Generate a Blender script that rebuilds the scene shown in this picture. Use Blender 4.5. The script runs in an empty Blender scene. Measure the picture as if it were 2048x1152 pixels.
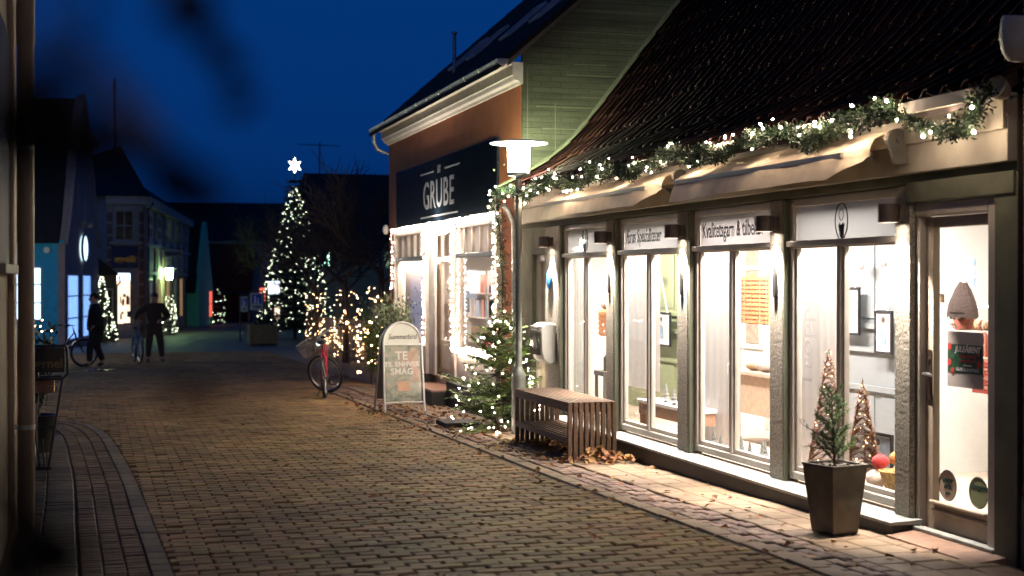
import bpy, bmesh, math, random
from mathutils import Vector, Matrix
random.seed(11)
R = math.radians
SC = bpy.context.scene
COL = SC.collection
# ---------------------------------------------------------------- camera, sky, exposure
cam = bpy.data.cameras.new('camera'); cam_ob = bpy.data.objects.new('camera', cam); COL.objects.link(cam_ob)
cam_ob.location = (0, 0, 1.57); cam_ob.rotation_euler = (R(90 - 0.36), 0, R(-16.16))
cam.lens = 50; cam.sensor_width = 36; cam.clip_start = 0.05; cam.clip_end = 1000
cam.dof.use_dof = True; cam.dof.focus_distance = 13.0; cam.dof.aperture_fstop = 2.2; cam.dof.aperture_blades = 0
SC.camera = cam_ob
W = bpy.data.worlds.new('World'); SC.world = W; W.use_nodes = True
nt = W.node_tree; nt.nodes.clear()
sky = nt.nodes.new('ShaderNodeTexSky'); sky.sky_type = 'NISHITA'; sky.sun_disc = False
sky.sun_elevation = R(-1.5); sky.sun_rotation = R(200); sky.air_density = 1.0; sky.dust_density = 0.3; sky.ozone_density = 3.0
tint = nt.nodes.new('ShaderNodeMix'); tint.data_type = 'RGBA'; tint.blend_type = 'MULTIPLY'; tint.inputs[0].default_value = 1
tint.inputs[7].default_value = (0.006, 0.178, 0.92, 1)
bg = nt.nodes.new('ShaderNodeBackground'); bg.inputs[1].default_value = 0.12
wo = nt.nodes.new('ShaderNodeOutputWorld')
bw = nt.nodes.new('ShaderNodeRGBToBW'); nt.links.new(sky.outputs[0], bw.inputs[0]); pw = nt.nodes.new('ShaderNodeMath'); pw.operation = 'POWER'; pw.inputs[1].default_value = .3; nt.links.new(bw.outputs[0], pw.inputs[0]); nt.links.new(pw.outputs[0], tint.inputs[6]); nt.links.new(tint.outputs[2], bg.inputs[0]); nt.links.new(bg.outputs[0], wo.inputs[0])
SC.view_settings.view_transform = 'Standard'; SC.view_settings.look = 'None'
SC.view_settings.exposure = 1.55; SC.view_settings.gamma = 1
SC.render.engine = 'CYCLES'
cy = SC.cycles
cy.use_denoising = True; cy.max_bounces = 7; cy.diffuse_bounces = 3; cy.glossy_bounces = 3; cy.transparent_max_bounces = 16
cy.sample_clamp_indirect = 2.0; cy.sample_clamp_direct = 0; cy.caustics_reflective = False; cy.caustics_refractive = False
cy.use_light_tree = True
try: cy.denoiser = 'OPENIMAGEDENOISE'
except Exception: pass

# ---------------------------------------------------------------- helpers: materials
MATS = {}
def mat(name, col, rough=.7, metal=0, var=.12, scale=6, bump=0, bscale=60, spec=.4, rnd=0, island=0, col2=None, stretch=None, emit=0, stain=0):
    if name in MATS: return MATS[name]
    m = bpy.data.materials.new(name); m.use_nodes = True; MATS[name] = m
    n = m.node_tree.nodes; l = m.node_tree.links
    b = n['Principled BSDF']; b.inputs['Roughness'].default_value = rough; b.inputs['Metallic'].default_value = metal
    b.inputs['Specular IOR Level'].default_value = spec
    tc = n.new('ShaderNodeTexCoord'); vec = tc.outputs['Object']
    if stretch:
        mp = n.new('ShaderNodeMapping'); mp.inputs['Scale'].default_value = stretch
        l.new(vec, mp.inputs[0]); vec = mp.outputs[0]
    ns = n.new('ShaderNodeTexNoise'); ns.inputs['Scale'].default_value = scale; ns.inputs['Detail'].default_value = 6
    l.new(vec, ns.inputs['Vector'])
    mx = n.new('ShaderNodeMix'); mx.data_type = 'RGBA'
    c2 = col2 or tuple(min(1, c * (1 + var)) for c in col); c1 = col if col2 else tuple(c * (1 - var) for c in col)
    mx.inputs[6].default_value = (*c1, 1); mx.inputs[7].default_value = (*c2, 1)
    mr = n.new('ShaderNodeMapRange'); mr.inputs[1].default_value = .32; mr.inputs[2].default_value = .68
    l.new(ns.outputs[0], mr.inputs[0]); l.new(mr.outputs[0], mx.inputs[0])
    out = mx.outputs[2]
    if rnd or island:
        if island:
            oi = n.new('ShaderNodeNewGeometry'); ro = oi.outputs['Random Per Island']
        else:
            oi = n.new('ShaderNodeObjectInfo'); ro = oi.outputs['Random']
        hs = n.new('ShaderNodeHueSaturation')
        k = island or rnd
        a = n.new('ShaderNodeMapRange'); a.inputs[3].default_value = 1 - k; a.inputs[4].default_value = 1 + k
        l.new(ro, a.inputs[0]); l.new(a.outputs[0], hs.inputs['Value'])
        w = n.new('ShaderNodeMath'); w.operation = 'FRACT'; w2 = n.new('ShaderNodeMath'); w2.operation = 'MULTIPLY'; w2.inputs[1].default_value = 7.31
        l.new(ro, w2.inputs[0]); l.new(w2.outputs[0], w.inputs[0])
        a2 = n.new('ShaderNodeMapRange'); a2.inputs[3].default_value = .5 - k * .06; a2.inputs[4].default_value = .5 + k * .06
        l.new(w.outputs[0], a2.inputs[0]); l.new(a2.outputs[0], hs.inputs['Hue'])
        l.new(out, hs.inputs['Color']); out = hs.outputs[0]
    if stain:
        gp = n.new('ShaderNodeNewGeometry'); sn = n.new('ShaderNodeTexNoise'); sn.inputs['Scale'].default_value = .75; sn.inputs['Detail'].default_value = 7; sn.inputs['Roughness'].default_value = .62
        l.new(gp.outputs['Position'], sn.inputs['Vector']); sr = n.new('ShaderNodeMapRange'); sr.inputs[1].default_value = .34; sr.inputs[2].default_value = .66; sr.inputs[3].default_value = 1 - stain; sr.inputs[4].default_value = 1 + stain * .55
        l.new(sn.outputs[0], sr.inputs[0]); sm = n.new('ShaderNodeMix'); sm.data_type = 'RGBA'; sm.blend_type = 'MULTIPLY'; sm.inputs[0].default_value = 1
        l.new(out, sm.inputs[6]); l.new(sr.outputs[0], sm.inputs[7]); out = sm.outputs[2]
    l.new(out, b.inputs['Base Color'])
    if bump:
        n2 = n.new('ShaderNodeTexNoise'); n2.inputs['Scale'].default_value = bscale; n2.inputs['Detail'].default_value = 5
        l.new(vec, n2.inputs['Vector'])
        bp = n.new('ShaderNodeBump'); bp.inputs['Strength'].default_value = bump; bp.inputs['Distance'].default_value = .01
        l.new(n2.outputs[0], bp.inputs['Height']); l.new(bp.outputs[0], b.inputs['Normal'])
        rm = n.new('ShaderNodeMapRange'); rm.inputs[3].default_value = max(.05, rough - .12); rm.inputs[4].default_value = min(1, rough + .12)
        l.new(ns.outputs[0], rm.inputs[0]); l.new(rm.outputs[0], b.inputs['Roughness'])
    if emit:
        b.inputs['Emission Strength'].default_value = emit; l.new(out, b.inputs['Emission Color'])
    return m
def emi(name, col, st):
    if name in MATS: return MATS[name]
    m = bpy.data.materials.new(name); m.use_nodes = True; MATS[name] = m
    n = m.node_tree.nodes; n.clear()
    e = n.new('ShaderNodeEmission'); e.inputs[0].default_value = (*col, 1); e.inputs[1].default_value = st
    o = n.new('ShaderNodeOutputMaterial'); m.node_tree.links.new(e.outputs[0], o.inputs[0]); return m
def schlick(n, l):
    lw = n.new('ShaderNodeLayerWeight'); lw.inputs[0].default_value = .5
    p = n.new('ShaderNodeMath'); p.operation = 'POWER'; p.inputs[1].default_value = 5; l.new(lw.outputs['Facing'], p.inputs[0])
    m = n.new('ShaderNodeMath'); m.operation = 'MULTIPLY_ADD'; m.inputs[1].default_value = .92; m.inputs[2].default_value = .06; l.new(p.outputs[0], m.inputs[0]); return m
def glass(name, tint=(1, 1, 1), refl=1.0, rough=0.0):
    if name in MATS: return MATS[name]
    m = bpy.data.materials.new(name); m.use_nodes = True; MATS[name] = m
    n = m.node_tree.nodes; l = m.node_tree.links; n.clear()
    t = n.new('ShaderNodeBsdfTransparent'); t.inputs[0].default_value = (*tint, 1)
    g = n.new('ShaderNodeBsdfGlossy'); g.inputs['Roughness'].default_value = rough; g.inputs[0].default_value = (refl, refl, refl, 1)
    f = schlick(n, l)
    x = n.new('ShaderNodeMixShader'); o = n.new('ShaderNodeOutputMaterial')
    l.new(f.outputs[0], x.inputs[0]); l.new(t.outputs[0], x.inputs[1]); l.new(g.outputs[0], x.inputs[2]); l.new(x.outputs[0], o.inputs[0]); return m
def frosted(name, col, trans=.2, tl=.6):
    if name in MATS: return MATS[name]
    m = bpy.data.materials.new(name); m.use_nodes = True; MATS[name] = m
    n = m.node_tree.nodes; l = m.node_tree.links; n.clear()
    d = n.new('ShaderNodeBsdfDiffuse'); d.inputs[0].default_value = (*col, 1)
    t = n.new('ShaderNodeBsdfTranslucent'); t.inputs[0].default_value = (*col, 1)
    p = n.new('ShaderNodeBsdfTransparent'); g = n.new('ShaderNodeBsdfGlossy'); g.inputs['Roughness'].default_value = .02
    f = schlick(n, l)
    a = n.new('ShaderNodeMixShader'); a.inputs[0].default_value = tl; b = n.new('ShaderNodeMixShader'); b.inputs[0].default_value = trans
    c = n.new('ShaderNodeMixShader'); o = n.new('ShaderNodeOutputMaterial')
    l.new(d.outputs[0], a.inputs[1]); l.new(t.outputs[0], a.inputs[2]); l.new(a.outputs[0], b.inputs[1]); l.new(p.outputs[0], b.inputs[2])
    l.new(f.outputs[0], c.inputs[0]); l.new(b.outputs[0], c.inputs[1]); l.new(g.outputs[0], c.inputs[2]); l.new(c.outputs[0], o.inputs[0]); return m

# ---------------------------------------------------------------- helpers: things and meshes
ORG = {}
def tag(o, label=None, cat=None, group=None, kind=None):
    if label: o['label'] = label
    if cat: o['category'] = cat
    if group: o['group'] = group
    if kind: o['kind'] = kind
    return o
def thing(name, label, cat, loc=(0, 0, 0), group=None):
    o = bpy.data.objects.new(name, None); COL.objects.link(o); o.location = loc; o.empty_display_size = .1
    ORG[o.name] = Vector(loc); return tag(o, label, cat, group)
def link(o, parent=None):
    COL.objects.link(o)
    if parent is not None: o.parent = parent
    return o
def org_of(p):
    while p is not None:
        if p.name in ORG: return ORG[p.name]
        p = p.parent
    return Vector((0, 0, 0))
class MB:
    def __init__(s): s.v = []; s.f = []
    def add(s, vs, fs):
        k = len(s.v); s.v += [tuple(a) for a in vs]; s.f += [tuple(i + k for i in f) for f in fs]; return s
    def box(s, x0, x1, y0, y1, z0, z1, M=None):
        vs = [(x, y, z) for x in (x0, x1) for y in (y0, y1) for z in (z0, z1)]
        if M is not None: vs = [M @ Vector(a) for a in vs]
        return s.add(vs, [(0, 1, 3, 2), (4, 6, 7, 5), (0, 4, 5, 1), (2, 3, 7, 6), (0, 2, 6, 4), (1, 5, 7, 3)])
    def hexa(s, bot, top):
        return s.add(list(bot) + list(top), [(3, 2, 1, 0), (4, 5, 6, 7), (0, 1, 5, 4), (1, 2, 6, 5), (2, 3, 7, 6), (3, 0, 4, 7)])
    def poly(s, pts): return s.add(pts, [tuple(range(len(pts)))])
    def prism(s, pts, d):
        d = Vector(d); n = len(pts); top = [Vector(p) + d for p in pts]
        return s.add(list(pts) + top, [tuple(range(n - 1, -1, -1)), tuple(range(n, 2 * n))] + [(i, (i + 1) % n, n + (i + 1) % n, n + i) for i in range(n)])
    def tube(s, pts, r, n=8, cap=True, closed=False):
        pts = [Vector(p) for p in pts]; m = len(pts); rs = r if isinstance(r, (list, tuple)) else [r] * m
        vs = []; up = None
        for i, p in enumerate(pts):
            if closed: t = pts[(i + 1) % m] - pts[i - 1]
            else: t = pts[min(i + 1, m - 1)] - pts[max(i - 1, 0)]
            t = t.normalized() if t.length > 1e-9 else Vector((0, 0, 1))
            if up is None: up = Vector((0, 0, 1)) if abs(t.z) < .9 else Vector((1, 0, 0))
            a = (up - t * up.dot(t)); a = a.normalized() if a.length > 1e-6 else t.orthogonal().normalized(); up = a; b = t.cross(a)
            for j in range(n):
                w = 2 * math.pi * j / n; vs.append(p + (a * math.cos(w) + b * math.sin(w)) * rs[i])
        fs = []
        for i in range(m if closed else m - 1):
            i2 = (i + 1) % m
            for j in range(n): fs.append((i * n + j, i * n + (j + 1) % n, i2 * n + (j + 1) % n, i2 * n + j))
        if cap and not closed: fs += [tuple(range(n - 1, -1, -1)), tuple(range((m - 1) * n, m * n))]
        return s.add(vs, fs)
    def lathe(s, prof, c=(0, 0, 0), n=20, M=None, cap=True):
        vs = []; m = len(prof); c = Vector(c)
        for r, z in prof:
            for j in range(n):
                w = 2 * math.pi * j / n; p = Vector((max(r, 1e-4) * math.cos(w), max(r, 1e-4) * math.sin(w), z))
                vs.append((M @ p if M is not None else p) + c)
        fs = [(i * n + j, i * n + (j + 1) % n, (i + 1) * n + (j + 1) % n, (i + 1) * n + j) for i in range(m - 1) for j in range(n)]
        if cap: fs += [tuple(range(n - 1, -1, -1)), tuple(range((m - 1) * n, m * n))]
        return s.add(vs, fs)
    def ball(s, c, r, n=10, m=6, sz=1, M=None):
        return s.lathe([(r * math.sin(math.pi * i / m), -r * sz * math.cos(math.pi * i / m)) for i in range(m + 1)], c, n, M)
    def mesh(s, name, o=Vector((0, 0, 0)), smooth=None):
        me = bpy.data.meshes.new(name); me.from_pydata([(a[0] - o[0], a[1] - o[1], a[2] - o[2]) for a in s.v], [], s.f); me.update()
        if smooth is not None:
            me.polygons.foreach_set('use_smooth', [True] * len(me.polygons))
            try: me.set_sharp_from_angle(angle=R(smooth))
            except Exception: pass
        return me
    def build(s, name, m, parent=None, bevel=0, smooth=None, label=None):
        me = s.mesh(name, org_of(parent), smooth); me.materials.append(m)
        o = link(bpy.data.objects.new(name, me), parent)
        if bevel:
            b = o.modifiers.new('bevel', 'BEVEL'); b.width = bevel; b.segments = 2; b.limit_method = 'ANGLE'; b.angle_limit = R(40); b.harden_normals = False
        if label: o['label'] = label
        return o
def inst(name, me, parent, loc, rot=(0, 0, 0), sc=(1, 1, 1)):
    o = bpy.data.objects.new(name, me); COL.objects.link(o); o.parent = parent
    o.location = Vector(loc) - org_of(parent); o.rotation_euler = rot; o.scale = sc; return o
def copy_tree(src, loc, rotz=None, label=None):
    r = src.copy(); COL.objects.link(r); r.location = loc
    if rotz is not None: r.rotation_euler = (0, 0, rotz)
    if label: r['label'] = label
    ORG[r.name] = Vector(loc)
    for ch in list(src.children):
        c = ch.copy(); COL.objects.link(c); c.parent = r
        for gch in list(ch.children):
            d = gch.copy(); COL.objects.link(d); d.parent = c
    return r
FACE_W = Matrix(((0, 0, -1), (-1, 0, 0), (0, 1, 0)))     # print that faces the street (-x)
FACE_S = Matrix(((1, 0, 0), (0, 0, -1), (0, 1, 0)))      # print that faces south (-y)
def text(body, size, m, parent, pos, basis=FACE_W, xs=1.0, shear=0, bold=0, align='CENTER', name='lettering', ext=.0008, spacing=1):
    cu = bpy.data.curves.new(name, 'FONT'); cu.body = body; cu.size = size; cu.extrude = ext; cu.shear = shear; cu.offset = bold
    cu.align_x = align; cu.align_y = 'CENTER'; cu.resolution_u = 3; cu.space_character = spacing
    t = bpy.data.objects.new(name, cu); COL.objects.link(t)
    dg = bpy.context.evaluated_depsgraph_get(); me = bpy.data.meshes.new_from_object(t.evaluated_get(dg)); me.name = name
    COL.objects.unlink(t); bpy.data.objects.remove(t)
    me.materials.clear(); me.materials.append(m)
    o = link(bpy.data.objects.new(name, me), parent)
    M4 = basis.to_4x4() @ Matrix.Diagonal((xs, 1, 1, 1)); M4.translation = Vector(pos) - org_of(parent)
    me.transform(M4); return o
def g(y): return .062 - .0168 * y if y < 36 else -.5428 - .0115 * (y - 36)
def rr(a, b): return random.uniform(a, b)
def ellipse(c, ru, rv, u, v, n=24):
    c, u, v = Vector(c), Vector(u), Vector(v); return [c + u * ru * math.cos(2 * math.pi * i / n) + v * rv * math.sin(2 * math.pi * i / n) for i in range(n)]
# fairy lights: bulbs are parts that share one small mesh
def bulb_mesh(name, m):
    bm = bmesh.new(); bmesh.ops.create_icosphere(bm, subdivisions=1, radius=1); me = bpy.data.meshes.new(name); bm.to_mesh(me); bm.free()
    me.materials.append(m); return me
BULB_PINK = bulb_mesh('bulb_rose', emi('bulb_rose', (1, .76, .56), 260))
BULB_SHOP = bulb_mesh('bulb_white', emi('bulb_white', (1, .78, .64), 85))
BULB_WARM = bulb_mesh('bulb_warm', emi('bulb_warm', (1, .60, .28), 19))
BULB_TREE = bulb_mesh('bulb_cool', emi('bulb_cool', (.88, 1, .66), 6))
def bulbs(pts, me, parent, r):
    for p in pts: q = r * rr(.72, 1.25); inst('bulb', me, parent, p, sc=(q, q, q))
def along(path, step):
    path = [Vector(p) for p in path]; out = []; acc = 0
    for a, b in zip(path, path[1:]):
        L = (b - a).length; t = acc
        while t < L: out.append(a + (b - a) * (t / L)); t += step
        acc = t - L
    return out
WIRE = mat('green_wire', (.012, .02, .012), .6)
# common materials
M_white = mat('white_paint', (.72, .69, .62), .5, bump=.15, bscale=30)
M_black = mat('black_metal', (.018, .018, .018), .4, spec=.5)
M_rubber = mat('rubber', (.02, .02, .02), .75)
M_steel = mat('steel', (.5, .5, .5), .3, 1)
M_galv = mat('galvanised_steel', (.36, .38, .37), .45, .8, var=.25, scale=14)
M_wood = mat('bench_wood', (.125, .072, .040), .6, var=.35, scale=9, stretch=(9, 1, 9), bump=.25, bscale=40, rnd=.12)
M_ink = mat('ink', (.012, .012, .014), .5)
M_paper = mat('paper', (.75, .73, .70), .8, var=.03)
# ================================================================ GROUND AND PAVING
def build_ground():
    m = mat('joint_sand', (.042, .032, .022), .95, var=.3, scale=5, bump=.5, bscale=90)
    n = m.node_tree.nodes; l = m.node_tree.links
    b = MB(); xs = [-600, -150, -40, -12, -6, -3, -.6, .4, 4, 6, 10, 16, 40, 150, 600]; ys = [-40, -10, 0, 4, 8, 12, 18, 24, 30, 36, 45, 60, 80, 110, 160, 240, 700]
    vs = [(x, y, g(y) - .02) for y in ys for x in xs]; k = len(xs)
    b.add(vs, [(j * k + i, j * k + i + 1, (j + 1) * k + i + 1, (j + 1) * k + i) for j in range(len(ys) - 1) for i in range(k - 1)])
    tag(b.build('ground', m), kind='structure')
    # far square: the setts are too small to tell apart there, the material takes over
    m2 = bpy.data.materials.new('far_paving'); m2.use_nodes = True; n = m2.node_tree.nodes; l = m2.node_tree.links
    bs = n['Principled BSDF']; bs.inputs['Roughness'].default_value = .62
    tc = n.new('ShaderNodeTexCoord'); br = n.new('ShaderNodeTexBrick'); br.inputs['Scale'].default_value = 1
    br.inputs['Brick Width'].default_value = .21; br.inputs['Row Height'].default_value = .105; br.inputs['Mortar Size'].default_value = .006
    br.inputs['Color1'].default_value = (.13, .10, .075, 1); br.inputs['Color2'].default_value = (.09, .07, .055, 1); br.inputs['Mortar'].default_value = (.03, .025, .02, 1)
    l.new(tc.outputs['Object'], br.inputs['Vector'])
    no = n.new('ShaderNodeTexNoise'); no.inputs['Scale'].default_value = .9; no.inputs['Detail'].default_value = 6
    mx = n.new('ShaderNodeMix'); mx.data_type = 'RGBA'; mx.blend_type = 'MULTIPLY'; mx.inputs[0].default_value = .7
    cr = n.new('ShaderNodeMapRange'); cr.inputs[1].default_value = .3; cr.inputs[2].default_value = .7; cr.inputs[3].default_value = .55; cr.inputs[4].default_value = 1.25
    l.new(tc.outputs['Object'], no.inputs['Vector']); l.new(no.outputs[0], cr.inputs[0]); l.new(br.outputs[0], mx.inputs[6]); l.new(cr.outputs[0], mx.inputs[7]); l.new(mx.outputs[2], bs.inputs['Base Color'])
    b = MB()
    for x0, x1, y0, y1 in ((-30, 40, 44, 130), (4.9, 40, 25.4, 44), (-30, -4, 18.5, 44)):
        ys = [y0] + [y for y in (30, 36) if y0 < y < y1] + [y1]
        for a, c in zip(ys, ys[1:]): b.poly([(x0, a, g(a) - .006), (x1, a, g(a) - .006), (x1, c, g(c) - .006), (x0, c, g(c) - .006)])
    tag(b.build('plaza', m2), kind='structure')
build_ground()

PC = []            # five worn paver shapes, shared
def paver(mb, cx, cy, a, lx, ly, h, key=None):
    """one worn paver: chamfered top, sides down into the joint"""
    c, s = math.cos(a), math.sin(a); ch = min(.008, .1 * min(lx, ly)); tx, ty = rr(-.012, .012), rr(-.012, .012)
    def P(u, v, z): x = cx + c * u - s * v; y = cy + s * u + c * v; return (x, y, g(y) + z + tx * u + ty * v)
    hx, hy = lx / 2, ly / 2; j = lambda: rr(-.003, .003)
    o = [(-hx + j(), -hy + j()), (hx + j(), -hy + j()), (hx + j(), hy + j()), (-hx + j(), hy + j())]
    i_ = [(u * (1 - ch / hx), v * (1 - ch / hy)) for u, v in o]
    vs = [P(u, v, -.03) for u, v in o] + [P(u, v, h - .007) for u, v in o] + [P(u, v, h) for u, v in i_]
    mb.add(vs, [(0, 1, 5, 4), (1, 2, 6, 5), (2, 3, 7, 6), (3, 0, 4, 7), (4, 5, 9, 8), (5, 6, 10, 9), (6, 7, 11, 10), (7, 4, 8, 11), (8, 9, 10, 11)])
def lay(root_name, piece, items, m, m_isl, bed, near=300):
    """items: (cx, cy, angle, lx, ly, h); the pieces that show largest are single parts, the rest one stuff part"""
    root = tag(bed, kind='structure')
    inview = lambda i: abs(math.atan2(i[0], i[1]) - R(16.16)) < R(19.5) and i[1] > 6.6
    items = sorted(items, key=lambda i: (not inview(i), i[1]))
    protos = []
    for q in range(6):
        b = MB(); st = random.getstate(); gg = globals()['g']
        globals()['g'] = lambda y: 0
        paver(b, 0, 0, 0, items[0][3], items[0][4], 0); globals()['g'] = gg
        me = b.mesh(piece); me.materials.append(m); protos.append(me)
    for k, (cx, cy_, a, lx, ly, h) in enumerate(items[:near]):
        inst(piece, protos[k % 6], root, (cx, cy_, g(cy_) + h), (-.0168, rr(-.006, .006), a), (lx / items[0][3], ly / items[0][4], 1))
    b = MB()
    for i in items[near:]: paver(b, *i)
    o = b.build(piece, m_isl, root); o['kind'] = 'stuff'
def bed(name, polys, z, m):
    b = MB()
    for x0, x1, y0, y1 in polys:
        ys = [y0] + [y for y in (36,) if y0 < y < y1] + [y1]
        for a, c in zip(ys, ys[1:]): b.poly([(x0, a, g(a) + z), (x1, a, g(a) + z), (x1, c, g(c) + z), (x0, c, g(c) + z)])
    return b.build(name, m)
SAND = mat('joint_sand', (0, 0, 0))
def brickmats(n, col, k, rough=.72, c2=None):
    kw = dict(rough=rough, scale=7, bump=.55, bscale=55, col2=c2, spec=.35, var=.25, stain=.42)
    return mat(n, col, rnd=k, **kw), mat(n + '_field', col, island=k, **kw)
OUT = [(.44, 5.0), (.42, 6.2), (.39, 8.27), (.35, 9.98), (.29, 12.6), (.20, 14.96), (.11, 16.8), (0, 17.92), (-.21, 18.9), (-.75, 19.74), (-1.9, 20.3), (-3.2, 20.5)]
CURVE = []
for i in range(1, len(OUT) - 2):
    p0, p1, p2, p3 = (Vector(OUT[k]) for k in (i - 1, i, i + 1, i + 2)); n_ = max(4, int((p2 - p1).length / .02))
    for k in range(n_): t = k / n_; CURVE.append(.5 * (2 * p1 + (p2 - p0) * t + (2 * p0 - 5 * p1 + 4 * p2 - p3) * t * t + (3 * p1 - p0 - 3 * p2 + p3) * t ** 3))
CL = [0]
for a_, b_ in zip(CURVE, CURVE[1:]): CL.append(CL[-1] + (b_ - a_).length)
import bisect
def gut(off, s):
    i = min(len(CURVE) - 2, max(0, bisect.bisect(CL, s) - 1)); d = (CURVE[min(i + 6, len(CURVE) - 1)] - CURVE[max(0, i - 6)]).normalized(); p = CURVE[i] + d * (s - CL[i]); q = p + Vector((-d.y, d.x)) * off
    return (q.x, q.y, math.atan2(d.y, d.x) - math.pi / 2)
def outer_x(y):
    for a_, b_ in zip(CURVE, CURVE[1:]):
        if a_.y <= y < b_.y: return a_.x
    return -4.0 if y > 20 else .42
def strip_bed(name, o0, o1, z):
    b = MB(); n_ = 60; vs = []
    for k in range(n_ + 1):
        for o in (o0, o1): x, y, _ = gut(o, CL[-1] * k / n_); vs.append((x, y, g(y) + z))
    b.add(vs, [(2 * k, 2 * k + 2, 2 * k + 3, 2 * k + 1) for k in range(n_)]); return b.build(name, SAND)
ma, mb_ = brickmats('street_brick', (.29, .168, .062), .30, c2=(.185, .112, .046))
items = []
row = 0; y = 6.2
while y < 44:
    off = 0 if row % 2 else .105
    x0 = outer_x(y) if y < 20.2 else -4.0
    x1 = 3.70 + min(.14, max(0, (11 - y) * .03)) if y < 25.4 else 4.9
    x = math.floor(x0 / .212) * .212 + off
    while x < x1:
        a0, a1 = max(x, x0), min(x + .212, x1)
        if a1 - a0 > .05: items.append(((a0 + a1) / 2, y + rr(-.003, .003), rr(-.014, .014), a1 - a0 - rr(.006, .014), .1035 - rr(0, .003), rr(-.005, .005) - (.009 if random.random() < .03 else 0)))
        x += .212
    y += .107; row += 1
lay('street', 'brick', items, ma, mb_, bed('street', ((.38, 3.8, 6, 9.9), (.0, 3.8, 9.9, 17.9), (-.5, 3.8, 17.9, 44), (-4, -.5, 19.7, 44)), -.034, SAND))
# GUT and one course of flat stones, turning away at its far end
ma, mb_ = brickmats('gutter_brick', (.19, .115, .062), .25, c2=(.13, .085, .05))
mc, md = brickmats('kerb_stone', (.15, .108, .07), .2)
gi, ki = [], []
for lane, off in enumerate((.180, .306, .432)):
    s = 0
    while s < CL[-1] - .1:
        w = .052 + rr(0, .014); x, y, t = gut(off, s + w / 2)
        gi.append((x, y, t + rr(-.03, .03), .117, w - .006, -.004 - (.006 if lane == 1 else 0) + rr(-.004, .004))); s += w
s = 0
while s < CL[-1] - .3:
    w = rr(.13, .30); x, y, t = gut(.057, s + w / 2); ki.append((x, y, t, .112, w - .009, rr(-.003, .003))); s += w
lay('gutter', 'gutter_brick', gi, ma, mb_, strip_bed('gutter', 0, .5, -.030))
# left footpath by the near house
fi = []
for lane in range(3):
    y = 6.2 + lane * .03
    while y < 17.2:
        w = rr(.062, .10); xr = outer_x(y) - .505; x = xr - .11 - lane * .215
        if x > -.95: fi.append((x + rr(-.003, .003), y + w / 2, 0, .205, w - .007, rr(-.003, .003)))
        y += w
fi += ki
lay('footpath', 'paving_slab', fi, mc, md, bed('footpath', ((-1.2, .4, 6, 17.4),), -.038, SAND))
# right footpath in front of the shops: stone strip, red setts, slabs
me_, mf = brickmats('path_slab', (.235, .158, .092), .14, c2=(.185, .128, .078))
mg, mh = brickmats('red_sett', (.225, .125, .085), .28, c2=(.17, .12, .09))
pi, si = [], []
def bend(y): return -.10 * max(0, min(1, (y - 7.5) / 3.5))
y = 5.6
while y < 26:
    w = rr(.26, .36); pi.append((3.895 + bend(y) + .02, y + w / 2, 0, .135, w - .01, rr(-.003, .003))); y += w
for lane, x in enumerate((4.02, 4.115, 4.205)):
    y = 5.6
    while y < 26:
        w = rr(.10, .20); si.append((x + bend(y) * .6 + rr(-.006, .006), y + w / 2, rr(-.05, .05), .088, w - .014, rr(-.012, .006))); y += w
for lane in range(3):
    y = 5.6 + lane * .13
    while y < 26:
        w = rr(.19, .30); pi.append((4.372 + bend(y) * .35 + lane * .222, y + w / 2, rr(-.01, .01), .212, w - .009, rr(-.004, .004))); y += w
lay('sett_strip', 'sett', si, mg, mh, bed('sett_strip', ((3.95, 4.25, 5.4, 26),), -.019, SAND))
lay('pavement', 'paving_slab', pi, me_, mf, bed('pavement', ((3.7, 3.95, 5.4, 26), (4.25, 5.0, 5.4, 26)), -.015, SAND))
# fallen leaves: scattered and drifted against the bench
def leaf(mb, p, s, tilt=.5):
    a = rr(0, 6.28); n = Vector((rr(-tilt, tilt), rr(-tilt, tilt), 1)).normalized(); u = Vector((math.cos(a), math.sin(a), 0)); u = (u - n * u.dot(n)).normalized(); v = n.cross(u); p = Vector(p); c = rr(.1, .5) * s
    L = [p - u * s, p - u * .3 * s + v * .55 * s + n * c * .6, p + u * .2 * s + v * .75 * s + n * c, p + u * s + n * c * .4, p + u * .2 * s - v * .7 * s + n * c, p - u * .3 * s - v * .5 * s + n * c * .5]
    mb.add(L + [p], [(0, 6, 1), (1, 6, 2), (2, 6, 3), (3, 6, 4), (4, 6, 5), (5, 6, 0)])
lb = MB()
for i in range(420):
    t = random.random()
    y = rr(7, 24); x = rr(3.6, 4.95) if t < .72 else rr(.6, 3.8)
    if t > .93: y = rr(8, 14); x = rr(1.5, 4.8)
    if 4.4 < x and abs(y - 8.3) < .3: continue
    leaf(lb, (x, y, g(y) + .012), rr(.016, .04))
for i in range(520):                                       # by the bench
    y = rr(12.35, 14.9); x = 4.75 - abs(random.gauss(0, .28)); 
    if y < 12.8: x = rr(4.25, 5.0) if False else rr(4.3, 4.8)
    leaf(lb, (x, y, g(y) + .012 + rr(0, .05) * (y < 13.2)), rr(.022, .045), .9)
for i in range(150): 
    d = abs(random.gauss(0, .16)); a = rr(0, 6.28); leaf(lb, (4.55 + d * math.cos(a) * 1.3, 12.72 + d * math.sin(a), g(12.7) + .015 + max(0, .11 - d * .4) * random.random()), rr(.028, .05), 1.2)
for i in range(420):
    leaf(lb, (rr(3.2, 4.9), rr(14.5, 23), g(19) + .0), rr(.018, .036)) if False else None
    y = random.gauss(17.8, 2.4); x = rr(3.5, 4.75); leaf(lb, (x, y, g(y) + .012), rr(.018, .042), .8)
o = lb.build('fallen_leaves', mat('dry_leaf', (.20, .085, .03), .75, island=.45, var=.3, col2=(.26, .14, .05)))
tag(o, 'brown fallen leaves scattered over the paving and drifted around the bench', 'leaves', kind='stuff')

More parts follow.
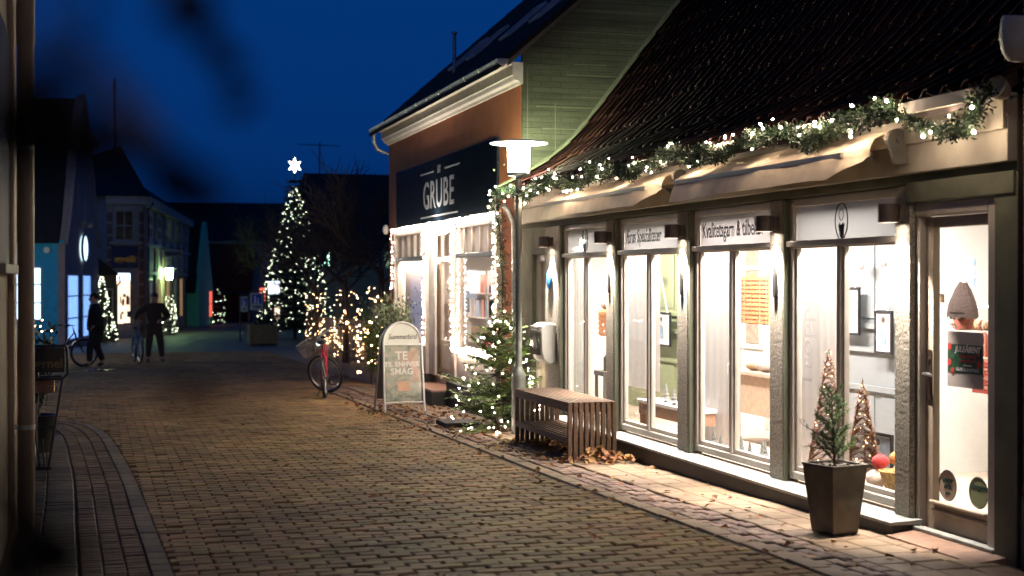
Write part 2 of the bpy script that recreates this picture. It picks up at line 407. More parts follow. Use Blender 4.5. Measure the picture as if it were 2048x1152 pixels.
# ================================================================ YARN SHOP (right)
shop = thing('shop_house', 'low grey green shop house with four lit display windows under a big tiled roof', 'house', (5, 12, 0))
M_render = mat('green_grey_render', (.115, .118, .078), .8, var=.2, scale=4, bump=.35, bscale=35)
M_frame = mat('window_frame_paint', (.42, .38, .32), .45, var=.1, scale=5)
M_plinth = mat('tarred_plinth', (.02, .02, .021), .55, bump=.3)
M_sill = mat('slate_sill', (.27, .28, .26), .5, var=.2, scale=10, bump=.15)
M_glass = glass('window_glass')
YL, YR = 16.83, 6.95
wins = [(15.30, 13.78), (13.51, 11.90), (11.62, 10.06), (9.82, 8.25)]
pil = [(15.87, 15.34), (13.78, 13.55), (11.90, 11.66), (10.06, 9.83), (8.25, 8.06)]
b = MB()                                                   # walls: lintel band, left end, door side, back, gables
b.box(5.0, 5.3, YR, YL, 2.18, 2.62)                        # lintel
b.box(5.0, 5.3, 16.38, YL, -.5, 2.18); b.box(5.0, 5.3, 15.87, 16.38, 1.86, 2.18)
b.box(5.0, 5.3, YR, 7.17, -.5, 2.18); b.box(5.0, 5.3, 7.17, 8.06, 2.07, 2.18)
b.box(4.985, 4.999, YR + .02, 8.10, 2.06, 2.19)            # raised rendered band over the door
b.box(5.3, 11, 6.9, 6.99, -.5, 3.0); b.box(10.9, 11, 7, YL, -.5, 3.0)
b.build('wall', M_render, shop, bevel=.006)
for y1, y0 in pil: b = MB(); b.box(5.03, 5.125, y0, y1, -.02, 2.18); b.build('reveal', M_render, shop)
for (a, _), (_, c) in zip(wins, pil): b = MB(); b.box(5.0, 5.124, a, a + .04 if c - a > .05 else a + .035, -.02, 2.179); b.build('reveal', M_render, shop)
# pebble-dashed pillar faces: real relief
M_peb = mat('pebble_dash', (.235, .215, .175), .75, var=.5, scale=70, spec=.35, bump=.3, bscale=160)
for y1, y0 in pil:
    b = MB(); ny = max(8, int((y1 - y0) / .008)); nz = int(2.16 / .009); z0 = .03 if y1 < 15.5 else -.2
    from mathutils import noise as NZ
    vs = []
    for i in range(nz + 1):
        for j in range(ny + 1):
            y = y0 + (y1 - y0) * j / ny; z = z0 + (2.18 - z0) * i / nz
            e = 0 if j in (0, ny) or i in (0, nz) else 1
            h = random.random() * .75 + .25 * NZ.noise(Vector((y * 60, z * 60, y1)))
            vs.append((5.0 - e * max(0, (.0032 - .0032 * h)) + (.03 if not e else 0) * 1, y, z))
    k = ny + 1
    b.add(vs, [(i * k + j + 1, i * k + j, (i + 1) * k + j, (i + 1) * k + j + 1) for i in range(nz) for j in range(ny)])
    b.build('pillar', M_peb, shop, smooth=60)
b = MB(); b.box(4.85, 5.05, 8.02, 15.33, -.6, .0); b.build('plinth', M_plinth, shop, bevel=.008)
ys = [8.0, 8.9, 10.3, 11.75, 13.1, 14.2, 15.35]
for a, c in zip(ys, ys[1:]):
    b = MB(); b.hexa([(4.82, a + .002, .0), (5.06, a + .002, .0), (5.06, c - .002, .0), (4.82, c - .002, .0)], [(4.82, a + .002, .022), (5.06, a + .002, .034), (5.06, c - .002, .034), (4.82, c - .002, .022)])
    b.build('sill', M_sill, shop, bevel=.004)
FR = frosted('frosted_film', (.24, .235, .23), .0, .25)
words = ['', 'Ærøs Specialiteter', 'Kvalitetsgarn & tilbehør', '']
mull = [(.46, .05), (.47, .05), (.47, .05), (.47, .05)]
for k, (yl, yr) in enumerate(wins):
    b = MB(); x0, x1 = 5.045, 5.12; zb, zt = .055, 2.175; ty0, ty1 = 1.80, 1.85
    b.box(x0, x1, yl - .055, yl, zb, zt); b.box(x0, x1, yr, yr + .055, zb, zt)
    b.box(x0, x1, yr + .055, yl - .055, zt - .06, zt); b.box(x0 + .002, x1, yr + .055, yl - .055, zb, zb + .06)
    ym = yl - (yl - yr) * mull[k][0]
    b.box(x0 - .004, x1, yr + .055, yl - .055, ty0, ty1)
    b.box(x0 + .004, x1, ym - .028, ym + .028, zb + .06, ty0)
    wo_ = b.build('display_window', M_frame, shop, bevel=.008)
    b = MB(); b.box(x0 - .03, x0 - .005, yr, yl, ty0 + .012, ty1 + .006); b.build('drip_rail', mat('rail_paint', (.30, .26, .22), .35), wo_, bevel=.006)
    b = MB()                                               # inner casement edges, proud of the glass
    for a, c in ((yl - .055, ym + .028), (ym - .028, yr + .055)):
        b.box(x0 + .022, x1 - .01, a - .03, a, zb + .062, ty0 - .002); b.box(x0 + .022, x1 - .01, c, c + .03, zb + .062, ty0 - .002)
        b.box(x0 + .022, x1 - .01, c + .03, a - .03, zb + .062, zb + .10)
    b.build('casement', M_frame, wo_, bevel=.005)
    for a, c in ((yl - .086, ym + .059), (ym - .059, yr + .086)):
        b = MB(); b.poly([(x0 + .045, a, zb + .10), (x0 + .045, c, zb + .10), (x0 + .045, c, ty0 - .003), (x0 + .045, a, ty0 - .003)]); b.build('pane', M_glass, wo_)
    b = MB(); b.poly([(x0 + .035, yl - .056, ty1 + .001), (x0 + .035, yr + .056, ty1 + .001), (x0 + .035, yr + .056, zt - .061), (x0 + .035, yl - .056, zt - .061)]); b.build('frosted_pane', FR, wo_)
    if words[k]:
        t = text(words[k], .19, M_ink, wo_, (x0 + .03, (yl - .10 - .005), 1.985), align='LEFT', xs=.66, bold=.0015)
    else:                                                  # oval emblem with a long-necked bird figure
        cyy = yl - (yl - yr) * (.47 if k == 3 else .42); cz = 1.985; u, v = Vector((0, -1, 0)), Vector((0, 0, 1)); c = Vector((x0 + .03, cyy, cz))
        b = MB(); b.tube(ellipse(c, .088, .128, u, v, 36), .005, 6, closed=True)
        b.tube([c + u * a + v * d for a, d in ((-.035, .03), (-.03, .07), (0, .085), (.025, .07), (.03, .035), (.012, .005), (-.012, .002), (-.032, .03))], .003, 6)
        b.prism([c + u * a + v * d for a, d in ((-.045, -.035), (-.02, -.01), (-.005, -.03), (.02, -.01), (.045, -.02), (.04, -.06), (.036, -.10), (.012, -.122), (-.02, -.115), (-.028, -.07))], (-.0015, 0, 0))
        b.build('emblem', M_ink, wo_)
# narrow side door frame at the far end
b = MB(); b.box(5.05, 5.14, 16.30, 16.38, -.25, 1.86); b.box(5.05, 5.14, 15.87, 15.93, -.25, 1.86); b.box(5.05, 5.14, 15.93, 16.30, 1.78, 1.86); b.box(5.05, 5.13, 15.93, 16.30, -.25, -.1)
dn = b.build('side_door', M_frame, shop, bevel=.006)
b = MB(); b.box(5.09, 5.12, 15.93, 16.30, -.1, 1.78); b.build('door_leaf', mat('side_door_paint', (.33, .28, .20), .5), dn)
# entrance door
b = MB(); x0, x1 = 5.03, 5.15
b.box(x0, x1, 8.06, 8.15, -.10, 2.06); b.box(x0, x1, 7.20, 7.28, -.10, 2.06); b.box(x0, x1, 7.28, 8.06, 1.97, 2.06)
b.box(x0 + .01, x1 - .01, 8.02, 8.06, -.10, 1.97) 
df = b.build('door_frame', M_frame, shop, bevel=.01)
M_door = mat('door_paint', (.33, .265, .20), .45, var=.12)
b = MB(); x0, x1 = 5.085, 5.135
b.box(x0, x1, 7.93, 8.018, -.045, 1.965); b.box(x0, x1, 7.285, 7.345, -.045, 1.965); b.box(x0, x1, 7.345, 7.93, 1.895, 1.965)
b.box(x0, x1, 7.345, 7.93, -.045, .16); b.box(x0 - .025, x0, 7.35, 7.925, .10, .115); b.box(x0 - .035, x0 - .001, 7.345, 7.93, .150, .17); b.box(x0 - .03, x0 - .001, 7.29, 8.01, -.04, -.02)
dr = b.build('door', M_door, shop, bevel=.006)
b = MB(); b.poly([(x0 + .025, 7.93, .16), (x0 + .025, 7.345, .16), (x0 + .025, 7.345, 1.895), (x0 + .025, 7.93, 1.895)]); b.build('pane', M_glass, dr)
b = MB(); b.tube([(x0, 7.97, .965), (x0 - .05, 7.97, .965), (x0 - .055, 7.955, .965), (x0 - .055, 7.85, .962)], .009, 8); b.build('handle', M_steel, dr, smooth=50)
b = MB(); b.box(x0 - .006, x0 - .0005, 7.945, 7.995, .80, 1.12); b.lathe([(.012, 0), (.012, .012)], (x0 - .012, 7.97, 1.06), 12, Matrix.Rotation(R(90), 3, 'Y')); b.build('lock_plate', mat('dark_bronze', (.05, .035, .025), .4, .6), dr)
b = MB(); b.hexa([(4.80, 7.05, -.09), (5.1, 7.05, -.09), (5.1, 8.02, -.09), (4.80, 8.02, -.09)], [(4.80, 7.05, -.055), (5.1, 7.05, -.02), (5.1, 8.02, -.02), (4.80, 8.02, -.055)]); b.build('threshold', mat('worn_step_brick', (.22, .13, .085), .6, var=.3, scale=8, bump=.3), shop, bevel=.004)
b = MB(); b.box(4.99, 5.06, 7.17, 8.05, -.03, -.008); b.build('door_sill', M_sill, shop, bevel=.004)
# stickers and notices on the door glass
def disc(name, y, z, r, col, label, body):
    b = MB(); b.prism(ellipse((x0 + .023, y, z), r, r, (0, 1, 0), (0, 0, 1), 32), (-.0015, 0, 0)); o = b.build(name, mat(name + str(y), col, .5, var=.05)); tag(o, label, 'sticker')
    b = MB(); b.tube(ellipse((x0 + .021, y, z), r - .003, r - .003, (0, 1, 0), (0, 0, 1), 32), .003, 5, closed=True); b.build('rim', mat('rim_dark', (.05, .04, .035)), o)
    for i, (t, s) in enumerate(body): text(t, s, mat('sticker_ink', (.02, .05, .04)), o, (x0 + .0205, y, z + .035 - i * .04), bold=.002)
disc('round_sticker', 7.80, .275, .098, (.36, .27, .20), 'round brown sticker low on the shop door glass', [('Isager', .05), ('strik', .045), ('garn', .03)])
disc('round_sticker', 7.475, .275, .098, (.14, .17, .085), 'round green sticker low on the shop door glass, by the hinge side', [('Ærøgarn', .045)])
ps = thing('door_poster', 'green and grey Christmas opening poster taped inside the shop door glass', 'poster', (x0 + .03, 7.64, 1.05))
def rect(name, m, parent, y0, y1, z0, z1, x, t=.001): b = MB(); b.box(x, x + t, min(y0, y1), max(y0, y1), z0, z1); return b.build(name, m, parent)
rect('sheet', mat('grey_sheet', (.40, .35, .32), .7, var=.03), ps, 7.82, 7.44, .90, 1.245, x0 + .03)
rect('banner', mat('banner_green', (.02, .065, .03), .6, scale=30, var=.6), ps, 7.815, 7.445, .99, 1.165, x0 + .028)
text('JULEÅBENT', .052, M_paper, ps, (x0 + .027, 7.60, 1.135), shear=.2, bold=.001)
for i, (t, m, s) in enumerate((('fredag og lørdag', mat('red_print', (.45, .04, .03)), .026), ('garn strik gaver', mat('red_print', (0, 0, 0)), .026), ('velkommen', M_paper, .02), ('GLØGG & HYGGE', M_paper, .03))): text(t, s, m, ps, (x0 + .027, 7.60, 1.095 - i * .028))
for y, z, r in ((7.79, 1.15, .022), (7.795, 1.05, .022), (7.48, 1.05, .024), (7.76, 1.0, .018), (7.49, 1.11, .012)):
    b = MB(); b.prism(ellipse((x0 + .0275, y, z), r, r, (0, 1, 0), (0, 0, 1), 14), (-.001, 0, 0)); b.build('bauble', mat('red_print', (0, 0, 0)), ps)
nt_ = thing('opening_hours', 'small printed opening hours on the shop door glass above the poster', 'notice', (x0 + .02, 7.72, 1.3))
for i, (t, s) in enumerate((('Åbningstider', .03), ('Mandag', .022), ('Lørdag', .022))): text(t, s, M_ink, nt_, (x0 + .0235, 7.79, 1.36 - i * .035), align='LEFT')
o = rect('payment_sticker', mat('sticker_beige', (.5, .36, .25), .5, scale=60, var=.5), None, 7.895, 7.845, 1.42, 1.475, x0 + .0235); tag(o, 'small square beige sticker beside the door latch on the glass', 'sticker')

# fascia, eaves and roof of flared pantiles
M_fascia = mat('cream_fascia', (.40, .365, .285), .6, var=.18, scale=3, bump=.12, bscale=25)
b = MB(); b.box(4.93, 4.999, YR, YL, 2.24, 2.63); b.box(4.90, 4.93, YR, YL, 2.42, 2.60); b.box(4.74, 5.0, YR, YL, 2.595, 2.615); b.build('fascia', M_fascia, shop, bevel=.006)
prof = [(4.70, 2.640), (4.90, 2.735), (5.11, 2.85), (5.42, 3.06), (5.67, 3.29), (5.89, 3.54), (6.13, 3.85), (6.44, 4.25), (6.89, 4.82), (7.35, 5.40), (10.0, 8.72)]
b = MB()
low = [(x + .03, z - .10) for x, z in prof]
pts = [(x, 0, z - .03) for x, z in prof] + [(x, 0, z) for x, z in reversed(low)]
b.prism([(x, YL - .02, z) for x, _, z in pts], (0, -(YL - YR) + .03, 0)); rf = b.build('roof', mat('roof_boards', (.05, .035, .03), .8), shop)
b = MB(); b.box(4.69, 4.72, YR, YL, 2.57, 2.64); b.build('eaves_board', M_fascia, rf)
tw, tl = .205, .36
tv = []; tf = []
NS = 9
for i, s in enumerate((0, .5, 1)):
    for j in range(NS):
        t = j / (NS - 1); z = .028 * math.cos(2 * math.pi * (t * .9 - .08)) + (.0 if t < .85 else -.01 * (t - .85) / .15)
        tv.append((s * (tl + .04), (t - .5) * (tw + .02), z + .022 * (1 - s)))
for j in range(NS): v = tv[j]; tv.append((0, v[1], v[2] - .011))
for i in range(2):
    for j in range(NS - 1): tf.append((i * NS + j, (i + 1) * NS + j, (i + 1) * NS + j + 1, i * NS + j + 1))
for j in range(NS - 1): tf.append((j, j + 1, 3 * NS + j + 1, 3 * NS + j))
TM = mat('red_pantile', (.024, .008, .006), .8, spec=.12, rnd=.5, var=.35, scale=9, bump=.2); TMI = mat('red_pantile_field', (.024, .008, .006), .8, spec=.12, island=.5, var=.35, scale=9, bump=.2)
tb = MB(); tb.add(tv, tf); tme = tb.mesh('roof_tile', smooth=45); tme.materials.append(TM)
RL = [0]
for (a, c) in zip(prof, prof[1:]): RL.append(RL[-1] + math.hypot(c[0] - a[0], c[1] - a[1]))
def atl(s):
    for i in range(len(prof) - 1):
        if s <= RL[i + 1] or i == len(prof) - 2:
            t = (s - RL[i]) / (RL[i + 1] - RL[i]); a, c = prof[i], prof[i + 1]; return (a[0] + (c[0] - a[0]) * t, a[1] + (c[1] - a[1]) * t)
tiles = []
r = 0
while r * tl < RL[-1] - .2:
    p, q = atl(r * tl), atl(r * tl + tl); a = math.atan2(q[1] - p[1], q[0] - p[0])
    k = 0
    while YL - .12 - k * tw > YR - .1:
        tiles.append((r, p[0], YL - .12 - k * tw, p[1] + .01, a)); k += 1
    r += 1
tiles.sort(key=lambda t: (t[0] > 5, t[0] > 9, -t[2] if t[0] > 5 else 0))
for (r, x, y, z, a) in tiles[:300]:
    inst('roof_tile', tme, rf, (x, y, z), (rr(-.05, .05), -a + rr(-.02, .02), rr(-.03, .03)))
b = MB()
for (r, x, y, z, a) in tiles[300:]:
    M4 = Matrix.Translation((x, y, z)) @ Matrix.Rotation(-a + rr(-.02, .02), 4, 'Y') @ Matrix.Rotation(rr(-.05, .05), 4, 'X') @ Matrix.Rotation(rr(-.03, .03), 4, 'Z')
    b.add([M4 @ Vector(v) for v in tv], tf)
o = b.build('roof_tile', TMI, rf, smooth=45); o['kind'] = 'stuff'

# ---- interior seen through the glass
M_in = mat('interior_white', (.80, .78, .74), .7, var=.03); 
b = MB(); b.box(5.16, 10.8, 7.0, 16.7, -.35, .02); b.build('shop_floor', mat('shop_floor', (.45, .36, .28), .5), shop)
b = MB(); b.box(5.16, 10.8, 7.0, 16.7, 2.30, 2.34); b.build('shop_ceiling', M_in, shop)
M_blue = mat('panel_blue_grey', (.18, .20, .205), .55, var=.03); M_green = mat('panel_green', (.22, .245, .14), .55, var=.03)
BX = 6.30
walls = [(7.0, 9.98, M_in, 7.9), (9.98, 12.25, M_blue, BX), (12.25, 14.35, M_in, 6.9), (14.35, 16.7, M_green, BX)]
for i, (a, c, m, x) in enumerate(walls):
    b = MB(); b.box(x, x + .08, a, c, .02, 2.30)
    if m in (M_blue, M_green):
        for z in (.95, 1.15, .62): b.box(x - .03, x, a, c, z, z + .045)
        for yy in [a + .1 + i2 * .62 for i2 in range(int((c - a) / .62))]: b.box(x - .012, x, yy, yy + .5, 1.24, 2.2); b.box(x - .012, x, yy, yy + .5, .1, .58)
    b.build('interior_wall', m, shop)
b = MB(); b.box(5.14, 5.16, 15.37, 16.62, .02, 2.30); b.box(7.9, 7.95, 16.64, 16.69, .02, 2.3); b.box(BX, 7.9, 9.93, 9.98, .02, 2.3); b.box(BX, 6.9, 12.2, 12.25, .02, 2.3); b.box(BX, 6.9, 14.35, 14.40, .02, 2.3); b.box(5.16, 6.3, 16.62, 16.69, .02, 2.3); b.build('partition', M_in, shop)
# assumed ceiling lamps of the shop, out of sight
def area(name, loc, sx, sy, w, col, rot=(0, 0, 0)):
    l = bpy.data.lights.new(name, 'AREA'); l.shape = 'RECTANGLE'; l.size = sx; l.size_y = sy; l.energy = w; l.color = col
    o = bpy.data.objects.new(name, l); COL.objects.link(o); o.location = loc; o.rotation_euler = rot; return o
for (yl, yr), w, c in zip(wins, (74, 76, 94, 60), ((1, .92, .84), (1, .93, .86), (1, .86, .80), (1, .94, .88))):
    area('shop_ceiling_lamp', (5.385, (yl + yr) / 2 + (.35 if yl > 15 else 0), 2.26), .15, 1.9 if yl > 15 else 1.4, w, c)
    area('shop_ceiling_lamp', (5.95, (yl + yr) / 2 + .6, 2.27), .3, 1.0, w * .04, c)
area('shop_ceiling_lamp', (6.6, 7.9, 2.27), .9, 1.2, 9, (1, .91, .82))
area('shop_ceiling_lamp', (6.6, 13.4, 2.27), .4, 1.3, 12, (1, .84, .76))
# ---- things on show in the yarn shop
M_cur = frosted('white_cloth', (.82, .80, .78), .0, .12)
for k, (a, c, z0) in enumerate(((16.2, 15.60, .05), (14.52, 13.47, .42), (12.5, 11.57, .05), (10.53, 9.80, .05))):
    b = MB(); n = 30; vs = []
    for i in range(n + 1):
        y = a + (c - a) * i / n; x = 5.47 + .003 * math.sin(i * 1.3) + .002 * math.sin(i * 2.9)
        vs += [(x, y, z0), (x, y, 2.28)]
    b.add(vs, [(2 * i, 2 * i + 1, 2 * i + 3, 2 * i + 2) for i in range(n)])
    o = b.build('window_curtain', M_cur, smooth=80)
    tag(o, ['plain white display curtain in the farthest shop window behind the bench', 'plain white display curtain beside the green panelling', 'plain white display curtain in the window with the woven orange hanging', 'white display curtain printed with faint upright lettering'][k], 'curtain', 'curtains in the shop windows')
    if k == 3: text('Trøppizan', .26, mat('faint_print', (.55, .55, .54), .8), o, (5.452, 10.30, 1.22), basis=Matrix(((0, 0, -1), (0, 1, 0), (1, 0, 0))))
def poster(label, y0, y1, z0, z1, x, sky_, coat, skin, cord=None, ground=None):
    t = thing('framed_poster', label, 'poster', (x, (y0 + y1) / 2, z0), 'framed posters hung in the shop windows')
    b = MB(); f = .022
    b.box(x - .02, x, y1, y1 + f, z0, z1); b.box(x - .02, x, y0 - f, y0, z0, z1); b.box(x - .02, x, y1 + f, y0 - f, z0, z0 + f); b.box(x - .02, x, y1 + f, y0 - f, z1 - f, z1); b.build('frame', M_ink, t)
    rect('print', M_paper, t, y0 - f, y1 + f, z0 + f, z1 - f, x - .012)
    rect('photo', mat('photo' + label[:14], sky_, .5, var=.2, scale=12), t, y0 - f - .01, y1 + f + .01, z0 + (z1 - z0) * .2, z1 - f - .01, x - .0135)
    c, h = (y0 + y1) / 2, z1 - z0; u, v = Vector((0, -1, 0)), Vector((0, 0, 1)); P = lambda a, d: Vector((x - .0138, c, z0 + h * d)) + u * a * h
    b = MB(); b.prism([P(a, d) for a, d in ((-.16, .22), (-.17, .42), (-.13, .58), (-.05, .63), (.05, .63), (.13, .57), (.17, .42), (.15, .22))], (-.001, 0, 0)); b.build('sweater', mat('coat' + label[:14], coat, .8, scale=40, var=.3), t)
    b = MB(); b.prism(ellipse(P(0, .73), h * .075, h * .1, u, v, 18), (-.0015, 0, 0)); b.build('face', mat('face' + label[:14], skin, .6), t)
    b = MB(); b.prism(ellipse(P(0, .79), h * .085, h * .07, u, v, 18), (-.0018, 0, 0)); b.build('hair', mat('hair_brown', (.05, .03, .02), .7), t)
    if cord:
        b = MB(); b.tube([(x - .03, y0 - .04, z1), cord, (x - .03, y1 + .04, z1)], .006, 5); b.build('cord', M_paper, t)
        b = MB(); b.lathe([(.045, 0), (.05, .02), (.04, .035), (.0, .04)], (cord[0] - .03, cord[1], cord[2]), 18, Matrix.Rotation(R(-90), 3, 'Y')); b.build('knob', M_white, t, smooth=40)
    return t
poster('framed poster of a seated woman in a blue grey dress on green panelling', 15.50, 14.98, .80, 1.19, 6.22, (.62, .50, .42), (.16, .22, .27), (.5, .33, .25), cord=(6.22, 15.30, 1.63))
poster('framed poster of a man standing in a green meadow on blue panelling', 11.18, 10.80, 1.09, 1.50, 6.22, (.45, .55, .50), (.25, .32, .40), (.35, .2, .13), cord=(6.22, 10.73, 1.70))
poster('framed poster of a man in a brown sweater beside the pebbled pillar', 10.55, 10.28, .95, 1.31, 6.22, (.70, .62, .56), (.20, .12, .10), (.5, .33, .25), cord=(6.22, 10.38, 1.72))
poster('small photo panel of a long haired woman in a pink blouse, standing in the window', 9.68, 9.28, .07, .42, 5.62, (.30, .36, .40), (.60, .35, .32), (.6, .4, .32))
# woven hanging in the third window: an openwork grid
t = thing('woven_hanging', 'orange openwork woven hanging in front of white cupboards', 'hanging', (5.7, 11.75, 1.15)); M_wic = mat('orange_wicker', (.62, .25, .10), .7, var=.35, scale=30)
for i in range(11): b = MB(); b.box(5.69, 5.702, 11.48, 12.06, 1.17 + i * .039, 1.195 + i * .039); b.build('band', M_wic, t)
for i in range(9): b = MB(); b.box(5.703, 5.712, 11.50 + i * .065, 11.535 + i * .065, 1.16, 1.60); b.build('strip', M_wic, t)
# white cupboard with glazed doors behind
t = thing('glass_cupboard', 'tall white cupboard with glazed doors and coloured yarn inside', 'cupboard', (6.7, 14, .02))
b = MB(); b.box(6.55, 6.85, 13.3, 14.3, .02, 2.0); b.build('carcass', M_in, t, bevel=.005)
for y in (13.32, 13.82):
    for z0, z1 in ((.9, 1.28), (1.33, 1.66), (1.70, 1.92)):
        b = MB(); b.box(6.535, 6.549, y + .07, y + .40, z0, z1); b.build('pane', mat('dark_cupboard', (.16, .14, .12), .3, scale=18, col2=(.4, .28, .2)), t)
for y in (13.30, 13.80):
    b = MB(); b.box(6.52, 6.535, y + .01, y + .06, .85, 1.95); b.box(6.52, 6.535, y + .41, y + .48, .85, 1.95)
    for z in (.85, 1.285, 1.665, 1.925): b.box(6.521, 6.534, y + .06, y + .41, z, z + .04)
    b.build('door_frame', M_in, t)
t = thing('counter', 'beige shop counter with wrapped parcels on top', 'counter', (5.95, 12.1, .02)); M_ctr = mat('counter_wood', (.48, .34, .24), .6, scale=20)
b = MB(); b.box(5.86, 6.3, 11.6, 12.7, .3, .67); b.build('front_panel', M_ctr, t); b = MB(); b.box(5.83, 6.34, 11.55, 12.75, .67, .70); b.build('worktop', mat('worktop', (.55, .42, .32), .5), t)
for y in (11.66, 12.6): b = MB(); b.box(5.9, 5.95, y, y + .05, .02, .3); b.build('leg', M_ctr, t)
for i, (y, s, c) in enumerate(((12.35, .09, (.5, .36, .22)), (12.08, .11, (.60, .52, .48)), (11.85, .08, (.55, .33, .25)))):
    b = MB(); b.ball((5.98, y, .70 + s * .55), s, 12, 8, .55); o = b.build('wrapped_parcel', mat('parcel%d' % i, c, .5, bump=.8, bscale=25), smooth=40); tag(o, ['round woven basket lid lying on the shop counter', 'crumpled grey paper parcel on the shop counter', 'tan paper parcel on the shop counter nearest the pillar'][i], 'parcel')
# little decorative firs on the window boards
def mini_fir(p, h, m, name, label, cat, grp):
    b = MB(); x, y, z = p
    b.lathe([(.022, 0), (.022, .012), (.005, .013), (.005, h * .25)], p, 8)
    for i in range(4): b.lathe([(h * .26 * (1 - i * .2), h * (.2 + i * .19)), (.004, h * (.2 + i * .19) + h * .27)], p, 7)
    return tag(b.build(name, m), label, cat, grp)
M_mf = mat('grey_fir', (.12, .13, .12), .6)
ORD = ['first', 'second', 'third', 'fourth', 'fifth', 'sixth']
for i, (x, y) in enumerate(((5.27, 10.68), (5.30, 10.79), (5.26, 10.95), (5.29, 11.18), (5.3, 11.62), (5.28, 11.72))):
    mini_fir((x, y, .05), rr(.10, .17), M_mf, 'mini_fir', ORD[i] + ' tiny decorative fir from the pillar on the window board below the woven hanging', 'ornament', 'tiny decorative firs by the woven hanging')
tb_ = thing('display_table', 'low display table under a white cloth with little firs on it', 'table', (5.35, 13.2, .02))
b = MB(); b.box(5.2, 5.45, 12.02, 13.42, .33, .37); b.build('cloth', M_cur, tb_, bevel=.01)
b = MB(); b.box(5.215, 5.44, 12.04, 13.40, .22, .328); b.build('apron', mat('table_brown', (.30, .17, .11), .6, stretch=(8, 1, 8)), tb_)
for y in (12.06, 13.34): b = MB(); b.box(5.22, 5.28, y, y + .05, .02, .218); b.build('leg', mat('table_brown', (0, 0, 0)), tb_)
for i, (x, y) in enumerate(((5.35, 12.16), (5.32, 12.25), (5.28, 12.35), (5.3, 12.48), (5.26, 12.6), (5.3, 12.9))):
    mini_fir((x, y, .372), rr(.12, .2), M_mf, 'mini_fir', ORD[i] + ' tiny decorative fir from the pillar on the white table cloth', 'ornament', 'tiny decorative firs on the table')
# first window: basket shelf and lantern
t = thing('basket', 'orange wicker basket on a shelf in the farthest shop window', 'basket', (5.55, 15.45, .9)); b = MB(); b.box(5.5, 5.66, 14.95, 15.42, .92, 1.22); b.build('body', M_wic, t, bevel=.02)
for i in range(5): b = MB(); b.box(5.494, 5.499, 14.96, 15.41, .94 + i * .055, .965 + i * .055); b.build('weave', M_wic, t)
for q in range(3): b = MB(); y = 15.05 + q * .13; b.ball((5.57, y, 1.28), .075, 10, 8, .9); o = b.build('yarn_ball', mat('yarn%d' % q, ((.6, .45, .4), (.3, .28, .3), (.55, .3, .2))[q], .9, bump=.6), smooth=40); tag(o, ['pale pink ball of yarn in the orange basket', 'grey ball of yarn in the orange basket', 'rust ball of yarn in the orange basket'][q], 'yarn ball')
t = thing('lantern', 'dark square lantern with a pale bottle on top in the farthest window', 'lantern', (5.5, 15.2, .05)); M_lan = mat('lantern_dark', (.06, .05, .04), .5)
for y in (15.0, 15.28):
    for x in (5.42, 5.6): b = MB(); b.box(x, x + .03, y, y + .03, .06, .48); b.build('post', M_lan, t)
b = MB(); b.box(5.41, 5.64, 14.99, 15.32, .48, .53); b.lathe([(.05, .53), (.05, .68), (.02, .72), (.02, .78)], (5.52, 15.15, 0), 12); b.build('lid', M_lan, t); b = MB(); b.box(5.41, 5.64, 14.99, 15.32, .03, .06); b.build('base', M_lan, t)
# fourth window: twig cones, basket with knitted gnomes
def twig_cone(c, h, r, label):
    t = thing('twig_cone', label, 'decoration', c, 'twig cones wound with lights'); b = MB(); random.seed(int(c[1] * 100))
    for i in range(1500):
        z = h * (1 - math.sqrt(random.random())) ; q = r * (1 - z / h); a = rr(0, 6.28); p = Vector(c) + Vector((q * math.cos(a), q * math.sin(a), z)); d = Vector((-math.sin(a), math.cos(a), rr(-.7, .9))) * rr(.03, .08)
        w = Vector((math.cos(a), math.sin(a), .3)) * .0055; b.add([p - d, p + w + d * .1, p + d, p - w], [(0, 1, 2, 3)])
    for k in range(3): b.tube([Vector(c) + Vector((r * 1.02 * (1 - i / 40) * math.cos(i * .45 + k * 2.1), r * 1.02 * (1 - i / 40) * math.sin(i * .45 + k * 2.1), h * i / 40)) for i in range(40)], .0018, 4)
    b.build('twigs', mat('golden_twig', (.20, .095, .04), .6, island=.4), t)
    bulbs([Vector(c) + Vector((r * (1 - z) * math.cos(a) * 1.03, r * (1 - z) * math.sin(a) * 1.03, h * z)) for z, a in [(rr(.02, .95), rr(0, 6.28)) for _ in range(26)]], BULB_WARM, t, .0028)
twig_cone((5.36, 9.78, .05), 1.0, .17, 'taller golden twig cone wound with lights behind the potted conifer')
twig_cone((5.36, 9.28, .05), .78, .14, 'shorter golden twig cone wound with lights beside the photo panel')
t = thing('gift_basket', 'straw basket with knitted red and white gnomes', 'basket', (5.35, 8.75, .05)); M_str = mat('straw', (.45, .30, .12), .8, scale=50, var=.5, bump=.5)
b = MB(); b.lathe([(.09, 0), (.14, .17), (.15, .18), (.13, .16), (.085, .01)], (5.33, 8.72, .06), 16); b.build('bowl', M_str, t, smooth=40)
for i, (x, y, z, r, c, l) in enumerate(((5.28, 8.95, .16, .075, (.72, .60, .5), 'cream knitted ball beside the straw basket'), (5.3, 8.93, .28, .06, (.55, .05, .05), 'red knitted cap on the cream ball'), (5.3, 8.70, .33, .06, (.55, .2, .06), 'orange knitted bird in the straw basket'), (5.25, 9.1, .09, .05, (.60, .45, .38), 'pale pink ball of yarn on the window board'), (5.22, 9.02, .08, .045, (.62, .30, .18), 'orange ball of yarn on the window board'), (5.3, 8.6, .42, .04, (.6, .06, .05), 'red knitted gnome hat over the straw basket'))):
    b = MB(); b.ball((x, y, z), r, 12, 8, .85 if i != 5 else 1.7); o = b.build('knitted_toy', mat('knit%d' % i, c, .9, bump=.8, bscale=90), smooth=50); tag(o, l, 'knitted toy')
